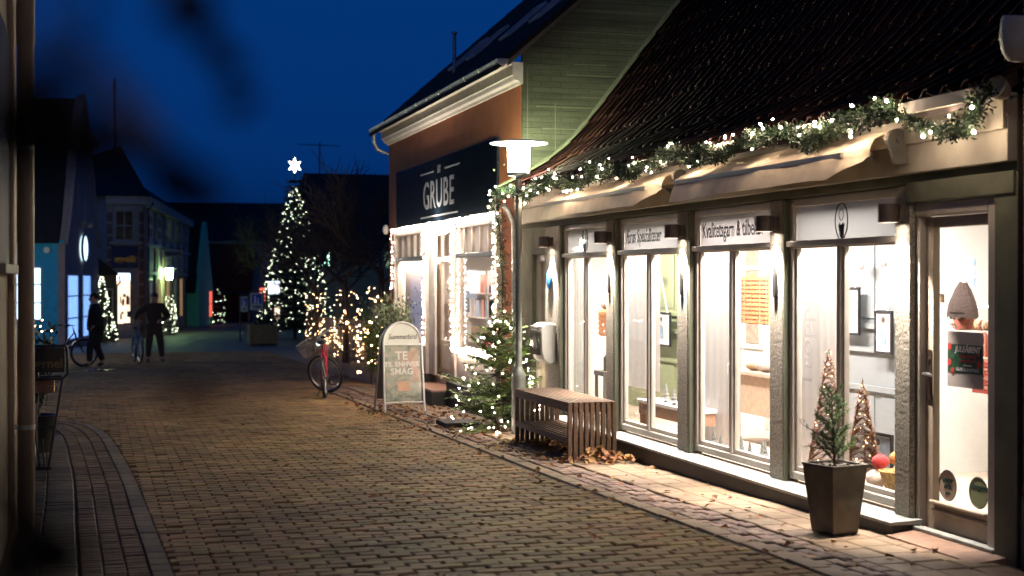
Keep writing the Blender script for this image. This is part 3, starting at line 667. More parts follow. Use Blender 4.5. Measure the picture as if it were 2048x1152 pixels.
b = MB(); b.box(5.2, 5.5, 8.5, 9.5, .02, .055); o = b.build('window_board', M_in, shop)
# behind the door: yarn shelf, poncho, candy cane bag
t = thing('yarn_shelf', 'wall shelf packed with skeins of beige yarn', 'shelf', (6.3, 9.1, 1.0))
for z in (.98, 1.36): b = MB(); b.box(6.2, 6.45, 8.6, 9.48, z, z + .02); b.build('board', M_in, t)
for i in range(60):
    b = MB(); y = 8.62 + (i % 20) * .043; z = 1.03 + (i // 20) * .1; b.ball((6.24 + rr(-.01, .01), y, z), .032, 7, 5, 1.3); b.build('skein', mat('skein%d' % (i % 4), ((.5, .35, .2), (.42, .24, .14), (.55, .43, .3), (.4, .2, .12))[i % 4], .9, bump=.6), t, smooth=50)
t = thing('knitted_poncho', 'brown knitted poncho on a hanger inside the door', 'clothing', (6.0, 9.05, 1.2))
b = MB(); vs = []
for i in range(13):
    a = math.pi * i / 12 - math.pi / 2
    for q, (rad, z) in enumerate(((.035, 1.56), (.10, 1.49), (.17, 1.38), (.185, 1.30))): vs.append((6.02 - .07 * math.cos(a) * (rad / .17), 9.0 + rad * math.sin(a), z - .02 * (i % 2)))
b.add(vs, [(i * 4 + q, i * 4 + q + 1, i * 4 + q + 5, i * 4 + q + 4) for i in range(12) for q in range(3)]); b.build('wool', mat('brown_wool', (.020, .008, .004), .9, bump=.8, bscale=50), t, smooth=60)
b = MB(); b.lathe([(.055, 1.20), (.075, 1.28), (.06, 1.36)], (6.02, 9.0, 0), 12); b.build('scarf', mat('scarf', (.35, .06, .05), .9, scale=40, col2=(.05, .09, .05)), t, smooth=40)
t = thing('gift_bag', 'red striped paper bag with a twisted handle near the door', 'bag', (5.75, 8.2, .9)); 
for i in range(8): b = MB(); b.box(5.7, 5.85, 8.24, 8.42, .80 + i * .03, .826 + i * .03); b.build('stripe', mat('bag_%d' % (i % 2), ((.35, .05, .03), (.45, .16, .11))[i % 2], .7), t)
b = MB(); b.tube([(5.77, 8.36, 1.04), (5.77, 8.36, 1.16), (5.77, 8.38, 1.2), (5.77, 8.42, 1.2), (5.77, 8.43, 1.15)], .014, 8); b.build('handle', mat('cane_red', (.5, .15, .1), .5), t, smooth=40)
for i, (y, z, c) in enumerate(((9.25, 1.62, (.2, .35, .5)), (8.88, 1.55, (.7, .66, .6)))):
    b = MB(); b.box(6.21, 6.23, y - .09, y + .09, z - .11, z + .11); o = b.build('greeting_card', mat('card%d' % i, c, .6, scale=40, col2=(.7, .6, .55))); tag(o, ['blue patterned card standing on the yarn shelf', 'white card in a pale frame standing on the yarn shelf'][i], 'card')

# ---- lamps on the pillars
M_lamp = mat('lamp_brown', (.075, .055, .048), .5, var=.1)
E_spot = emi('spot_glow', (1, .86, .72), 45)
labs = ['brown down lamp above the letter box', 'brown down lamp on the pillar right of the smaller oval emblem', 'brown down lamp at the end of the words about specialities', 'brown down lamp at the end of the words about quality yarn', 'brown down lamp on the pillar beside the entrance door']
for k, (y1, y0) in enumerate(pil):
    y = (y1 + y0) / 2 - (.02 if k == 0 else 0); t = thing('wall_lamp', labs[k], 'lamp', (5.0, y, 2.0), 'down lamps on the shop pillars')
    b = MB(); b.box(4.955, 4.995, y - .05, y + .05, 1.95, 2.05); b.build('bracket', M_lamp, t, bevel=.005)
    b = MB(); b.lathe([(.062, 1.935), (.066, 1.935), (.066, 2.055), (.0, 2.056), (.0, 2.045), (.060, 2.044)], (4.895, y, 0), 24, cap=False); b.build('shade', M_lamp, t, smooth=40)
    b = MB(); b.lathe([(.0, 1.955), (.045, 1.955), (.045, 1.965), (.0, 1.966)], (4.895, y, 0), 16); b.build('bulb', E_spot, t)
    l = bpy.data.lights.new('down_spot', 'SPOT'); l.energy = 210; l.color = (1, .88, .78); l.spot_size = R(64); l.spot_blend = .75; l.shadow_soft_size = .02
    o = bpy.data.objects.new('down_spot', l); COL.objects.link(o); o.location = (4.905, y, 1.94); o.rotation_euler = (0, R(-8), 0)
b = MB()
# iron keys hung on the pillars
for k in (1, 2, 3):
    y1, y0 = pil[k]; y = (y1 + y0) / 2; b = MB(); z = 1.55
    b.prism([(4.978, y + a * .028, z + d) for a, d in ((-1, -.06), (-.8, .05), (-.3, .1), (.3, .1), (.8, .05), (1, -.06), (.5, -.12), (-.5, -.12))], (.02, 0, 0)); b.tube([(4.985, y, z + .1), (4.985, y, z + .13)], .006)
    o = b.build('iron_hook', M_black, bevel=.004); tag(o, ['small black iron plaque on the pillar between the first and second windows', 'small black iron plaque on the pillar right of the green panelled window', 'small black iron plaque on the pillar right of the woven hanging'][k - 1], 'plaque', 'iron plaques on the pillars')
b = MB(); b.ball((4.972, 15.62, 1.56), .075, 10, 6, 1.6, Matrix.Diagonal((.3, 1, 1))); o = b.build('blue_plaque', mat('blue_glaze', (.04, .22, .62), .2, scale=30, var=.6), smooth=40); tag(o, 'glossy blue glazed plaque under the lamp above the letter box', 'plaque')

# ---- letter box
t = thing('letter_box', 'grey and white rounded letter box with a post horn on its dark front', 'letter box', (4.9, 15.6, .6))
pr = [(4.99, .62), (4.99, 1.05), (4.93, 1.07), (4.87, 1.06), (4.83, 1.02), (4.815, .97), (4.82, .74), (4.85, .65), (4.92, .60)]
b = MB(); b.prism([(x, 15.82, z) for x, z in pr], (0, -.40, 0)); b.build('body', mat('letterbox_grey', (.46, .45, .40), .5, var=.06), t, bevel=.012)
b = MB(); b.box(4.800, 4.813, 15.425, 15.815, .70, 1.0); b.build('front', mat('letterbox_dark', (.06, .05, .05), .25), t, bevel=.006)
b = MB(); b.box(4.798, 4.84, 15.44, 15.80, 1.0, 1.035, Matrix.Identity(4)); b.build('flap', mat('letterbox_flap', (.20, .19, .18), .35), t, bevel=.008)
b = MB(); b.tube([(4.799, 15.60, .90), (4.799, 15.58, .84), (4.799, 15.63, .80), (4.799, 15.66, .86), (4.799, 15.62, .92), (4.799, 15.55, .83), (4.799, 15.54, .78)], [.006, .006, .006, .006, .008, .012, .02], 6); b.build('post_horn', mat('horn_grey', (.55, .5, .45), .4), t)

# ---- awnings
M_can = mat('beige_canvas', (.62, .51, .36), .85, var=.10, scale=3, stretch=(1, 2.5, .6), bump=.15, bscale=20)
def awning(y0, y1, label, curl):
    t = thing('awning', label, 'awning', (4.9, (y0 + y1) / 2, 2.4), 'rolled awnings over the shop windows')
    b = MB(); b.lathe([(.055, 0), (.055, y1 - y0)], (4.86, y1, 2.465), 14, Matrix.Rotation(R(90), 3, 'X')); b.build('roller', M_can, t, smooth=40)
    b = MB(); b.lathe([(.022, 0), (.022, y1 - y0 - .3)], (4.63, y1 - .05, 2.375), 4, Matrix.Rotation(R(90), 3, 'X') @ Matrix.Rotation(R(45), 3, 'Z')); b.build('front_bar', mat('bar_alu', (.40, .38, .33), .35, .7, scale=3), t)
    n = 60; vs = []; fs = []
    for i in range(n + 1):
        s = i / n; y = y1 - .06 - (y1 - y0 - .12) * s
        near = max(0, (s - .9) / .1); far = max(0, (.06 - s) / .06)
        dz = .06
        drop = .155 + .006 * math.sin(i * .23) + .006 * math.sin(i * .11 + 1) - .11 * near * curl
        xo = 4.625 + .004 * math.sin(i * .33) + .10 * near ** 2 * curl
        vs += [(4.86, y, 2.518), (4.75, y, 2.468 - .010 * abs(math.sin(i * .15))), (4.625 + .09 * near ** 2 * curl, y, 2.400), (xo - .008, y, 2.375 - .02), (xo - .035, y, 2.375 - drop * .55), (xo - .060 + .005 * math.sin(i * .37 + .5), y, 2.375 - drop)]
    for i in range(n):
        for q in range(5): fs.append((i * 6 + q, i * 6 + q + 1, i * 6 + q + 7, i * 6 + q + 6))
    b = MB(); b.add(vs, fs); b.build('fabric', M_can, t, smooth=60)
    for y in (y0 - .03, y1 + .005):
        b = MB(); b.lathe([(.0, 0), (.075, .002), (.075, .045), (.0, .047)], (4.86, y + .03, 2.45), 20, Matrix.Rotation(R(90), 3, 'X')); b.lathe([(.02, -.01), (.02, .06)], (4.86, y + .03, 2.45), 10, Matrix.Rotation(R(90), 3, 'X'))
        b.hexa([(4.84, y - .01, 2.30), (4.98, y - .01, 2.30), (4.98, y + .025, 2.30), (4.84, y + .025, 2.30)], [(4.80, y - .01, 2.45), (4.98, y - .01, 2.45), (4.98, y + .025, 2.45), (4.80, y + .025, 2.45)])
        b.build('end_plate', mat('end_plate_grey', (.14, .13, .11), .5), t, bevel=.004)
    for y in (y0 + .45, (y0 + y1) / 2, y1 - .45):
        b = MB(); b.tube([(4.97, y, 2.36), (4.80, y - .26, 2.375), (4.645, y - .04, 2.372)], .017, 8); b.build('folding_arm', mat('end_plate_grey', (0, 0, 0)), t)
awning(8.02, 11.12, 'longer sagging beige awning rolled up above the words about quality yarn', 1)
awning(11.52, 14.72, 'beige awning rolled up above the window with the words about specialities, far pair', 1)

# ---- garland along the eaves
def sprig(mb, p, d, n, w, L):
    d = Vector(d).normalized(); s = d.cross(Vector((rr(-1, 1), rr(-1, 1), rr(-1, 1)))).normalized(); u = d.cross(s); p = Vector(p)
    for i in range(n):
        q = p + d * L * (i / n); sd = s if i % 2 else -s; t = (sd * rr(.6, 1.2) + d * .9 + u * rr(-.8, .8)).normalized() * L * rr(.28, .5)
        e = t.cross(u).normalized() * w; mb.add([q - e * .6, q + t * .55 - e, q + t, q + t * .55 + e], [(0, 1, 2, 3)])
M_fir = mat('fir_needles', (.035, .075, .022), .6, island=.5, var=.3); M_fir2 = mat('fir_needles_dark', (.008, .021, .006), .6, island=.5, var=.3)
t = thing('eaves_garland', 'long green fir garland with rose white fairy lights along the shop eaves', 'garland', (4.7, 11, 2.6))
path = []
N = 200
for i in range(N + 1):
    s = i / N; y = 16.75 - s * (16.75 - 6.75)
    z = 2.585 + .035 * math.sin(s * 37) + .02 * math.sin(s * 91 + 1); x = 4.645
    if y < 7.8: z = 2.60 - .17 * math.sin(max(0, min(1, (7.75 - y) / .95)) * math.pi) ** 1.2; x = 4.68 + .1 * math.sin(max(0, min(1, (7.75 - y) / .95)) * math.pi)
    path.append(Vector((x, y, z)))
drop_p = [Vector((4.66, 16.78, 2.58)), Vector((4.70, 16.98, 2.42)), Vector((4.78, 17.05, 2.2)), Vector((4.80, 17.08, 1.9)), Vector((4.82, 17.05, 1.6)), Vector((4.83, 17.08, 1.25)), Vector((4.84, 17.05, .95))]
full = list(reversed(drop_p)) + path
b = MB(); b.tube(path, .012, 5); b.tube(drop_p, .012, 5); b.build('wire', WIRE, t)
b = MB()
for p in along(path, .0105):
    thick = .95 + .28 * math.sin(p.y * 2.3) * math.sin(p.y * 5.1 + 1)
    for k in range(3):
        a = rr(0, 6.28); d = Vector((math.cos(a), rr(-.8, .8), math.sin(a))); sprig(b, p, d, 6, .0075, rr(.055, .105) * thick)
for p in along(drop_p, .013):
    for k in range(2): a = rr(0, 6.28); sprig(b, p, (math.cos(a), math.sin(a), rr(-.8, .8)), 6, .006, rr(.06, .12))
b.build('needles', M_fir2, t)
pts = []
for p in along(path, .115):
    a = rr(-1.9, 1.9) + math.pi; d = rr(.05, .12)
    if random.random() < .8: pts.append(p + Vector((d * math.cos(a), rr(-.03, .03), d * math.sin(a) * 1.05)))
for p in along(drop_p, .11): a = rr(1.6, 4.7); pts.append(p + Vector((.09 * math.cos(a), -abs(.09 * math.sin(a)) + .02, rr(-.03, .03))))
bulbs(pts, BULB_PINK, t, .0088)

# ---- neighbour at the right edge of the frame with its flood lamps
nb = thing('brick_house', 'dark red brick house front beyond the shop entrance', 'house', (5, 5, 0))
M_rb = mat('red_brick_wall', (.13, .05, .035), .8, var=.3, scale=14, bump=.3)
b = MB(); b.box(4.97, 11, 1.0, 6.86, -.5, 4.6); b.build('wall', M_rb, nb)
b = MB(); b.box(4.955, 4.968, 6.70, 6.85, -.3, .35); b.build('plinth', M_plinth, nb)
b = MB(); b.prism([(4.6, .9, 4.6), (11.4, .9, 4.6), (8, .9, 8)], (0, 6.0, 0)); b.build('roof', mat('roof_boards', (0, 0, 0)), nb)
t = thing('flood_lamp', 'large white unlit flood lamp at the top corner above the entrance', 'lamp', (4.95, 6.6, 2.8)); M_fl = mat('flood_white', (.46, .43, .38), .5)
b = MB(); b.lathe([(.0, -.12), (.045, -.112), (.08, -.07), (.10, .0), (.104, .09), (.095, .12), (.0, .125)], (4.61, 6.40, 2.82), 24, Matrix.Rotation(R(12), 3, 'X')); b.build('housing', M_fl, t, smooth=40)
b = MB(); b.tube([(4.97, 6.42, 2.90), (4.55, 6.40, 2.86)], .015); b.build('arm', M_black, t)
t = thing('spot_lamp', 'round dusty spot lamp under the eaves behind the hanging garland loop', 'lamp', (4.95, 7.3, 2.52)); 
b = MB(); Mq = Matrix.Rotation(R(-70), 3, 'Y') @ Matrix.Rotation(R(20), 3, 'X'); b.lathe([(.0, 0), (.03, .0), (.055, .05), (.068, .10), (.068, .115), (.06, .108), (.0, .105)], (4.86, 6.86, 2.60), 18, Mq); b.build('reflector', mat('spot_grey', (.36, .33, .27), .5), t, smooth=40)
b = MB(); b.tube([(4.90, 6.90, 2.58), (4.96, 6.96, 2.60)], .012); b.build('stem', M_black, t)
b = MB(); b.tube([(4.918, 8.6 - .12 * i, 2.50 - .055 * math.sin(math.pi * i / 14)) for i in range(15)], .005, 5); b.tube([(4.918, 7.2, 2.5), (4.918, 7.1, 2.46), (4.918, 7.0, 2.47), (4.918, 6.98, 2.5)], .004, 5); o = b.build('loose_cable', mat('red_cable', (.10, .02, .015), .5)); tag(o, 'thin red cable sagging across the cream fascia', 'cable')
# ================================================================ STREET LAMPS
M_pole = mat('pole_grey', (.15, .155, .13), .5, .3, var=.15, scale=12, bump=.15)
def street_lamp(loc, label, glow, h=2.95):
    t = thing('street_lamp', label, 'street lamp', loc, 'street lamps with flat round hoods'); x, y, z = loc
    b = MB(); b.lathe([(.082, 0), (.080, .66), (.072, .70), (.045, .76), (.038, .78), (.036, h - .10), (.03, h - .02)], loc, 20); b.build('pole', M_pole, t, smooth=40)
    b = MB(); b.lathe([(.03, h - .04), (.06, h - .02), (.132, h), (.132, h + .035), (.10, h + .036), (.0, h + .036)], loc, 28); b.build('lower_cap', mat('lamp_cap', (.12, .15, .15), .4, .5), t, smooth=40)
    b = MB(); b.lathe([(.118, h + .037), (.124, h + .20), (.128, h + .355)], loc, 28); b.build('lamp_glass', glow, t, smooth=40)
    b = MB(); b.lathe([(.128, h + .356), (.33, h + .366), (.336, h + .374), (.33, h + .384), (.12, h + .41), (.0, h + .415)], loc, 40); b.build('hood', mat('hood_grey', (.55, .58, .55), .5), t, smooth=35)
    return t
street_lamp((4.60, 15.6, g(15.6)), 'glowing street lamp with a flat round hood behind the slatted bench', emi('lamp_green', (.95, 1, .66), 135))
street_lamp((-.1, -8, g(-8)), 'unseen street lamp of the same kind, assumed farther up the street behind the viewer', emi('assumed_lamp_warm', (1, .80, .46), 165), 2.7)  # assumed lamp out of view, placed to give the shop front fill light

# ================================================================ BENCH
t = thing('slatted_bench', 'brown slatted wooden bench with a lower shelf in front of the shop windows', 'bench', (4.53, 13.8, g(13.8)))
bx0, bx1, by0, by1 = 4.285, 4.775, 12.86, 14.68; ns = 9; zt = .392
def gz(y, o=.0): return g(y) + o
for i in range(ns):
    w = .040; x = bx0 + (bx1 - bx0 - w) * i / (ns - 1)
    b = MB(); b.box(x, x + w, by0 + .042, by1 - .042, zt - .045 + (i % 3) * .001, zt); b.build('seat_slat', M_wood, t, bevel=.004)
    for y0, y1 in ((by0, by0 + .04), (by1 - .04, by1)):
        b = MB(); b.box(x, x + w, y0, y1, g(y0) + .008, zt + .001 * (i % 2)); b.build('leg_slat', M_wood, t, bevel=.004)
    if 0 < i < ns - 1:
        b = MB(); b.box(x, x + w, by0 + .09, by1 - .09, .02, .05); b.build('shelf_slat', M_wood, t, bevel=.003)
for y in (by0 + .045, by1 - .085):
    b = MB(); b.box(bx0 + .031, bx1 - .031, y, y + .04, .055 - .06, .018); b.build('cross_rail', M_wood, t, bevel=.004)
    b = MB(); b.box(bx0 + .031, bx1 - .031, y, y + .04, zt - .10, zt - .047); b.build('cross_rail', M_wood, t, bevel=.004)
for x in (bx0 + .001, bx1 - .029):
    b = MB(); b.box(x, x + .028, by0 + .042, by1 - .042, .0 - .01, .05); b.build('side_rail', M_wood, t, bevel=.004)
    b = MB(); b.box(x, x + .028, by0 + .042, by1 - .042, zt - .09, zt - .047); b.build('side_rail', M_wood, t, bevel=.004)

# ================================================================ POTTED CONIFER
PX, PY = 4.565, 8.25; gz0 = g(PY) + .006
t = thing('tall_planter', 'tall tapered square bronze grey planter holding a thin conifer by the entrance', 'planter', (PX, PY, gz0))
Mr = Matrix.Rotation(R(12.5), 3, 'Z')
def sq(s, z): return [Vector((PX, PY, z)) + Mr @ Vector((a * s, c * s, 0)) for a, c in ((-1, -1), (1, -1), (1, 1), (-1, 1))]
M_plt = mat('planter_bronze', (.115, .102, .080), .36, .35, var=.35, scale=5, bump=.12, bscale=14)
b = MB(); b.hexa(sq(.098, gz0), sq(.109, gz0 + .012)); b.hexa(sq(.105, gz0 + .012), sq(.146, gz0 + .435))
tp = [sq(.150, gz0 + .435), sq(.152, gz0 + .452), sq(.138, gz0 + .452), sq(.136, gz0 + .40)]
b.add(sum(tp, []), [(i * 4 + j, i * 4 + (j + 1) % 4, i * 4 + 4 + (j + 1) % 4, i * 4 + 4 + j) for i in range(3) for j in range(4)]); b.build('pot', M_plt, t, bevel=.004)
b = MB(); k = 9; vs = [Vector((PX, PY, gz0 + .425 + rr(-.008, .012))) + Mr @ Vector(((i / (k - 1) - .5) * .27, (j / (k - 1) - .5) * .27, 0)) for i in range(k) for j in range(k)]
b.add(vs, [(i * k + j, i * k + k + j, i * k + k + j + 1, i * k + j + 1) for i in range(k - 1) for j in range(k - 1)])
for _ in range(60): leaf(b, Vector((PX, PY, gz0 + .437)) + Mr @ Vector((rr(-.13, .13), rr(-.13, .13), 0)), .014, 1)
b.build('soil', mat('bark_soil', (.055, .03, .02), .95, island=.4, bump=.8), t)
c = thing('potted_conifer', 'thin feathery green conifer growing in the tall bronze planter', 'plant', (PX, PY, gz0 + .43)); base = Vector((PX, PY, gz0 + .42))
tr = [base, base + Vector((-.005, .01, .15)), base + Vector((-.012, .01, .33)), base + Vector((-.02, .012, .50))]
b = MB(); b.tube(tr, [.009, .007, .005, .002], 6)
fb = MB()
def feathery(p, d, L, mbw, mbf, dens=1.0):
    d = Vector(d).normalized(); n = max(4, int(L / .02)); q = Vector(p); pts = [q]
    for i in range(n): q = q + d * L / n; d = (d + Vector((rr(-.06, .06), rr(-.06, .06), .015))).normalized(); pts.append(q)
    mbw.tube(pts, [.0035 * (1 - i / (n + 1)) + .001 for i in range(n + 1)], 4)
    for i, q in enumerate(pts[1:]):
        for _ in range(int(3 * dens)):
            dd = (d + Vector((rr(-1, 1), rr(-1, 1), rr(-.6, 1))) * .9).normalized(); l2 = rr(.02, .06) * (1 - .4 * i / n)
            mbw.tube([q, q + dd * l2], .0009, 3, cap=False)
            for s in range(9):
                o = q + dd * l2 * (s / 8); nd = (dd * .5 + Vector((rr(-1, 1), rr(-1, 1), rr(-1, 1)))).normalized() * rr(.011, .022); wv = nd.cross(Vector((rr(-1, 1), rr(-1, 1), rr(-1, 1)))).normalized() * .0017
                mbf.add([o - wv, o + wv, o + nd + wv * .4, o + nd - wv * .4], [(0, 1, 2, 3)])
for i in range(34):
    s = .05 + .95 * (i / 34) ** .9; p = base + Vector((-.02 * s, .011, .50 * s)); a = i * 2.4; L = (.155 * (1 - .80 * s) + .035) * rr(.6, 1.2)
    feathery(p, (math.cos(a), math.sin(a), rr(.3, 1.1)), L, b, fb, 1.5 if s < .7 else 1.0)
feathery(base + Vector((-.005, .01, .17)), (-.85, .45, .42), .24, b, fb, .5); feathery(base + Vector((-.005, .01, .12)), (-.8, .5, .02), .17, b, fb, .4)
b.build('stem', mat('conifer_bark', (.06, .035, .022), .8), c); fb.build('needles', mat('conifer_needles', (.07, .135, .038), .6, island=.5), c)

# ================================================================ FIR WITH LIGHTS BY THE LAMP
def bough_tree(loc, h, r, label, layers, per, mat_n, name='fir_tree', pw=.85, wild=0, nw=.006, nl=.05, group=None, skew=(0, 0), bare=.0, sub=5):
    t = thing(name, label, 'tree', loc, group); base = Vector(loc); tips = []
    w = MB(); f = MB(); w.tube([base, base + Vector((skew[0] * .5, skew[1] * .5, h * .5)), base + Vector((skew[0], skew[1], h))], [r * .045 + .008, r * .03 + .006, .004], 7)
    for i in range(layers):
        s = bare + (1 - bare) * i / layers; z = h * s; L0 = r * (1 - s) ** pw + .06 * r
        for k in range(per):
            a = k * 2 * math.pi / per + i * 1.1 + rr(-.3, .3); L = L0 * rr(.75 - wild, 1.12 + wild * .6); d = Vector((math.cos(a), math.sin(a), rr(-.12 - wild, .22 + wild * 1.6) + .25 * s)); z = h * s + rr(-.1, .1) * wild; p = base + Vector((skew[0] * s, skew[1] * s, z)); q = p + d * L
            mid = p + d * L * .55 + Vector((0, 0, -.05 * L)); w.tube([p, mid, q], [.010 * r + .003, .006 * r + .002, .002], 4, cap=False); tips.append(q)
            side = d.cross(Vector((0, 0, 1))).normalized()
            for m in range(sub):
                u = .25 + .75 * m / (sub - 1); c0 = p + d * L * u + Vector((0, 0, -.05 * L * math.sin(u * 3)))
                for sg in (-1, 1):
                    dd = (d.normalized() * .8 + side * sg * .9 + Vector((0, 0, rr(-.15, .1)))).normalized(); bl = L * .36 * (1.15 - u * .6)
                    nn = max(3, int(bl / nl * 3.2))
                    for e in range(nn):
                        o = c0 + dd * bl * e / nn
                        for s2 in (-1, 1):
                            nd = (dd * .7 + dd.cross(Vector((0, 0, 1))).normalized() * s2 + Vector((0, 0, rr(-.25, .45)))).normalized() * nl * rr(.7, 1.2); ww = nd.cross(Vector((rr(-.4, .4), rr(-.4, .4), 1))).normalized() * nw
                            f.add([o - ww * .5, o + nd * .5 - ww, o + nd, o + nd * .5 + ww], [(0, 1, 2, 3)])
    w.build('trunk', mat('fir_bark', (.05, .035, .025), .85), t); f.build('crown', mat_n, t)
    return t, tips
t, tips = bough_tree((4.50, 16.15, g(16.1)), 1.25, .56, 'small lush fir with rose fairy lights between the street lamp and the gift shop', 13, 7, mat('fir_fresh', (.13, .20, .058), .55, island=.45), nw=.013, nl=.06, skew=(.05, .1), bare=.08, sub=6, pw=.5, wild=.35)
pts = []
for i in range(72):
    s = random.random() ** 1.2; a = rr(2.4, 6.6); rad = .52 * (1 - s) ** .6 + .05; pts.append(Vector((4.50 + rad * math.cos(a), 16.15 + rad * math.sin(a), g(16.1) + .10 + 1.2 * s)))
for i in range(12): pts.append(Vector((4.2 + rr(-.25, .35), 15.9 + rr(-.4, .3), g(16) + rr(.015, .12))))
bulbs(pts, BULB_SHOP, t, .0068)
b = MB(); b.box(3.98, 4.42, 16.6, 17.1, g(16.8) + .004, g(16.8) + .06); o = b.build('doormat', mat('black_mat', (.012, .012, .012), .8, bump=.5), bevel=.006); tag(o, 'flat black slab lying on the paving left of the small lit fir', 'mat')

# ================================================================ A-BOARD
t = thing('pavement_sign', 'white arched pavement sign for a sweet shop with a tea poster', 'sign', (4.05, 19.5, g(19.5)))
fy = lambda z: 19.24 + (z - g(19.3)) * .17
Q = lambda u, z, dy=0: Vector((3.755 + u * .575 + (z + .26) * .0, fy(z) + dy + .06 * u, z))
arch = [Q(.0, g(19.2)), Q(.025, .64)] + [Q(.5 - .475 * math.cos(a), .68 + .285 * math.sin(a)) for a in [math.pi * i / 14 for i in range(15)]] + [Q(.975, .64), Q(1.0, g(19.3))]
M_alu = mat('white_tube', (.72, .72, .70), .35, .2)
b = MB(); b.tube(arch, .016, 8); b.build('frame', M_alu, t, smooth=50)
b = MB(); b.tube([p + Vector((-.02 + .0, .62 - (p.z + .26) * .50, 0)) for p in arch], .014, 8); b.build('rear_frame', mat('grey_tube', (.4, .4, .38), .4, .4), t, smooth=50)
b = MB(); b.poly([p + Vector((-.02, .60 - (p.z + .26) * .50, 0)) for p in (Q(.03, -.12), Q(.97, -.12), Q(.96, .64), Q(.04, .64))]); b.build('rear_panel', mat('rear_grey', (.14, .12, .11), .7), t)
def panel(name, m, us, dy): b = MB(); b.prism([Q(u, z, dy) for u, z in us], (0, .004, 0)); return b.build(name, m, t)
hd = panel('header', mat('header_white', (.74, .73, .70), .5, var=.03), [(.05, .665)] + [(.5 - .445 * math.cos(a), .685 + .265 * math.sin(a)) for a in [math.pi * i / 14 for i in range(15)]] + [(.95, .665)], .012)
BT = Matrix(((1, 0, 0), (.10, .17, -.98), (0, .985, .17)))
text('Summerbird', .105, mat('sepia_ink', (.03, .025, .02), .5), hd, Q(.5, .765, .006), basis=BT, shear=.35, xs=.78)
for a, c in (((.045, .655), (.955, .655)), ((.045, -.135), (.955, -.135))): b = MB(); b.tube([Q(*a), Q(*c)], .012, 6); b.build('cross_bar', M_alu, t)
pm = bpy.data.materials.new('tea_poster'); pm.use_nodes = True; n = pm.node_tree.nodes; l = pm.node_tree.links
tc = n.new('ShaderNodeTexCoord'); no = n.new('ShaderNodeTexNoise'); no.inputs['Scale'].default_value = 5; no.inputs['Detail'].default_value = 3; no.inputs['Distortion'].default_value = 1.2; cr = n.new('ShaderNodeValToRGB')
for i, (p, c_) in enumerate(((.30, (.16, .20, .16)), (.44, (.26, .30, .25)), (.56, (.40, .42, .37)), (.64, (.46, .34, .30)), (.74, (.66, .64, .60)))):
    e = cr.color_ramp.elements[i] if i < 2 else cr.color_ramp.elements.new(p); e.position = p; e.color = (*c_, 1)
mpn = n.new('ShaderNodeMapping'); mpn.inputs['Scale'].default_value = (1, 1, 1.5); l.new(tc.outputs['Object'], mpn.inputs[0]); l.new(mpn.outputs[0], no.inputs['Vector']); l.new(no.outputs[0], cr.inputs[0]); l.new(cr.outputs[0], n['Principled BSDF'].inputs['Base Color']); n['Principled BSDF'].inputs['Roughness'].default_value = .22
pp = panel('poster', pm, [(.06, -.115), (.94, -.115), (.945, .64), (.055, .64)], .012)
for s, sz, z in (('TE', .165, .50), ('TIL ENHVER', .095, .385), ('SMAG', .125, .285)): text(s, sz, M_paper, pp, Q(.47, z, .0085), basis=BT, bold=.003)
b = MB(); b.prism([Q(u, z, .0105) for u, z in ((.72, .62), (.88, .60), (.84, .45), (.90, .30), (.90, .15), (.74, .12), (.73, .30), (.60, .52))], (0, .001, 0)); b.build('hand_print', mat('hand_print', (.50, .35, .28), .3, scale=9, var=.25), pp)
b = MB(); b.tube([Q(.5 + .17 * math.cos(a), .16 + .03 * math.sin(a), .008) for a in [2 * math.pi * i / 20 for i in range(20)]], .003, 4, closed=True); b.prism([Q(u, z, .0102) for u, z in ((.34, .15), (.66, .15), (.64, .02), (.36, .02))], (0, .001, 0)); b.build('cup_print', mat('cup_print', (.62, .38, .26), .3), pp)
b = MB(); b.tube([Q(.4 + .05 * math.cos(a), -.055 + .018 * math.sin(a), .008) for a in [2 * math.pi * i / 14 for i in range(14)]], .004, 4, closed=True); b.build('maker_mark', mat('sepia_ink', (0, 0, 0)), pp)
text('chokolade & te', .035, mat('sepia_ink', (0, 0, 0)), pp, Q(.70, -.06, .008), basis=BT)

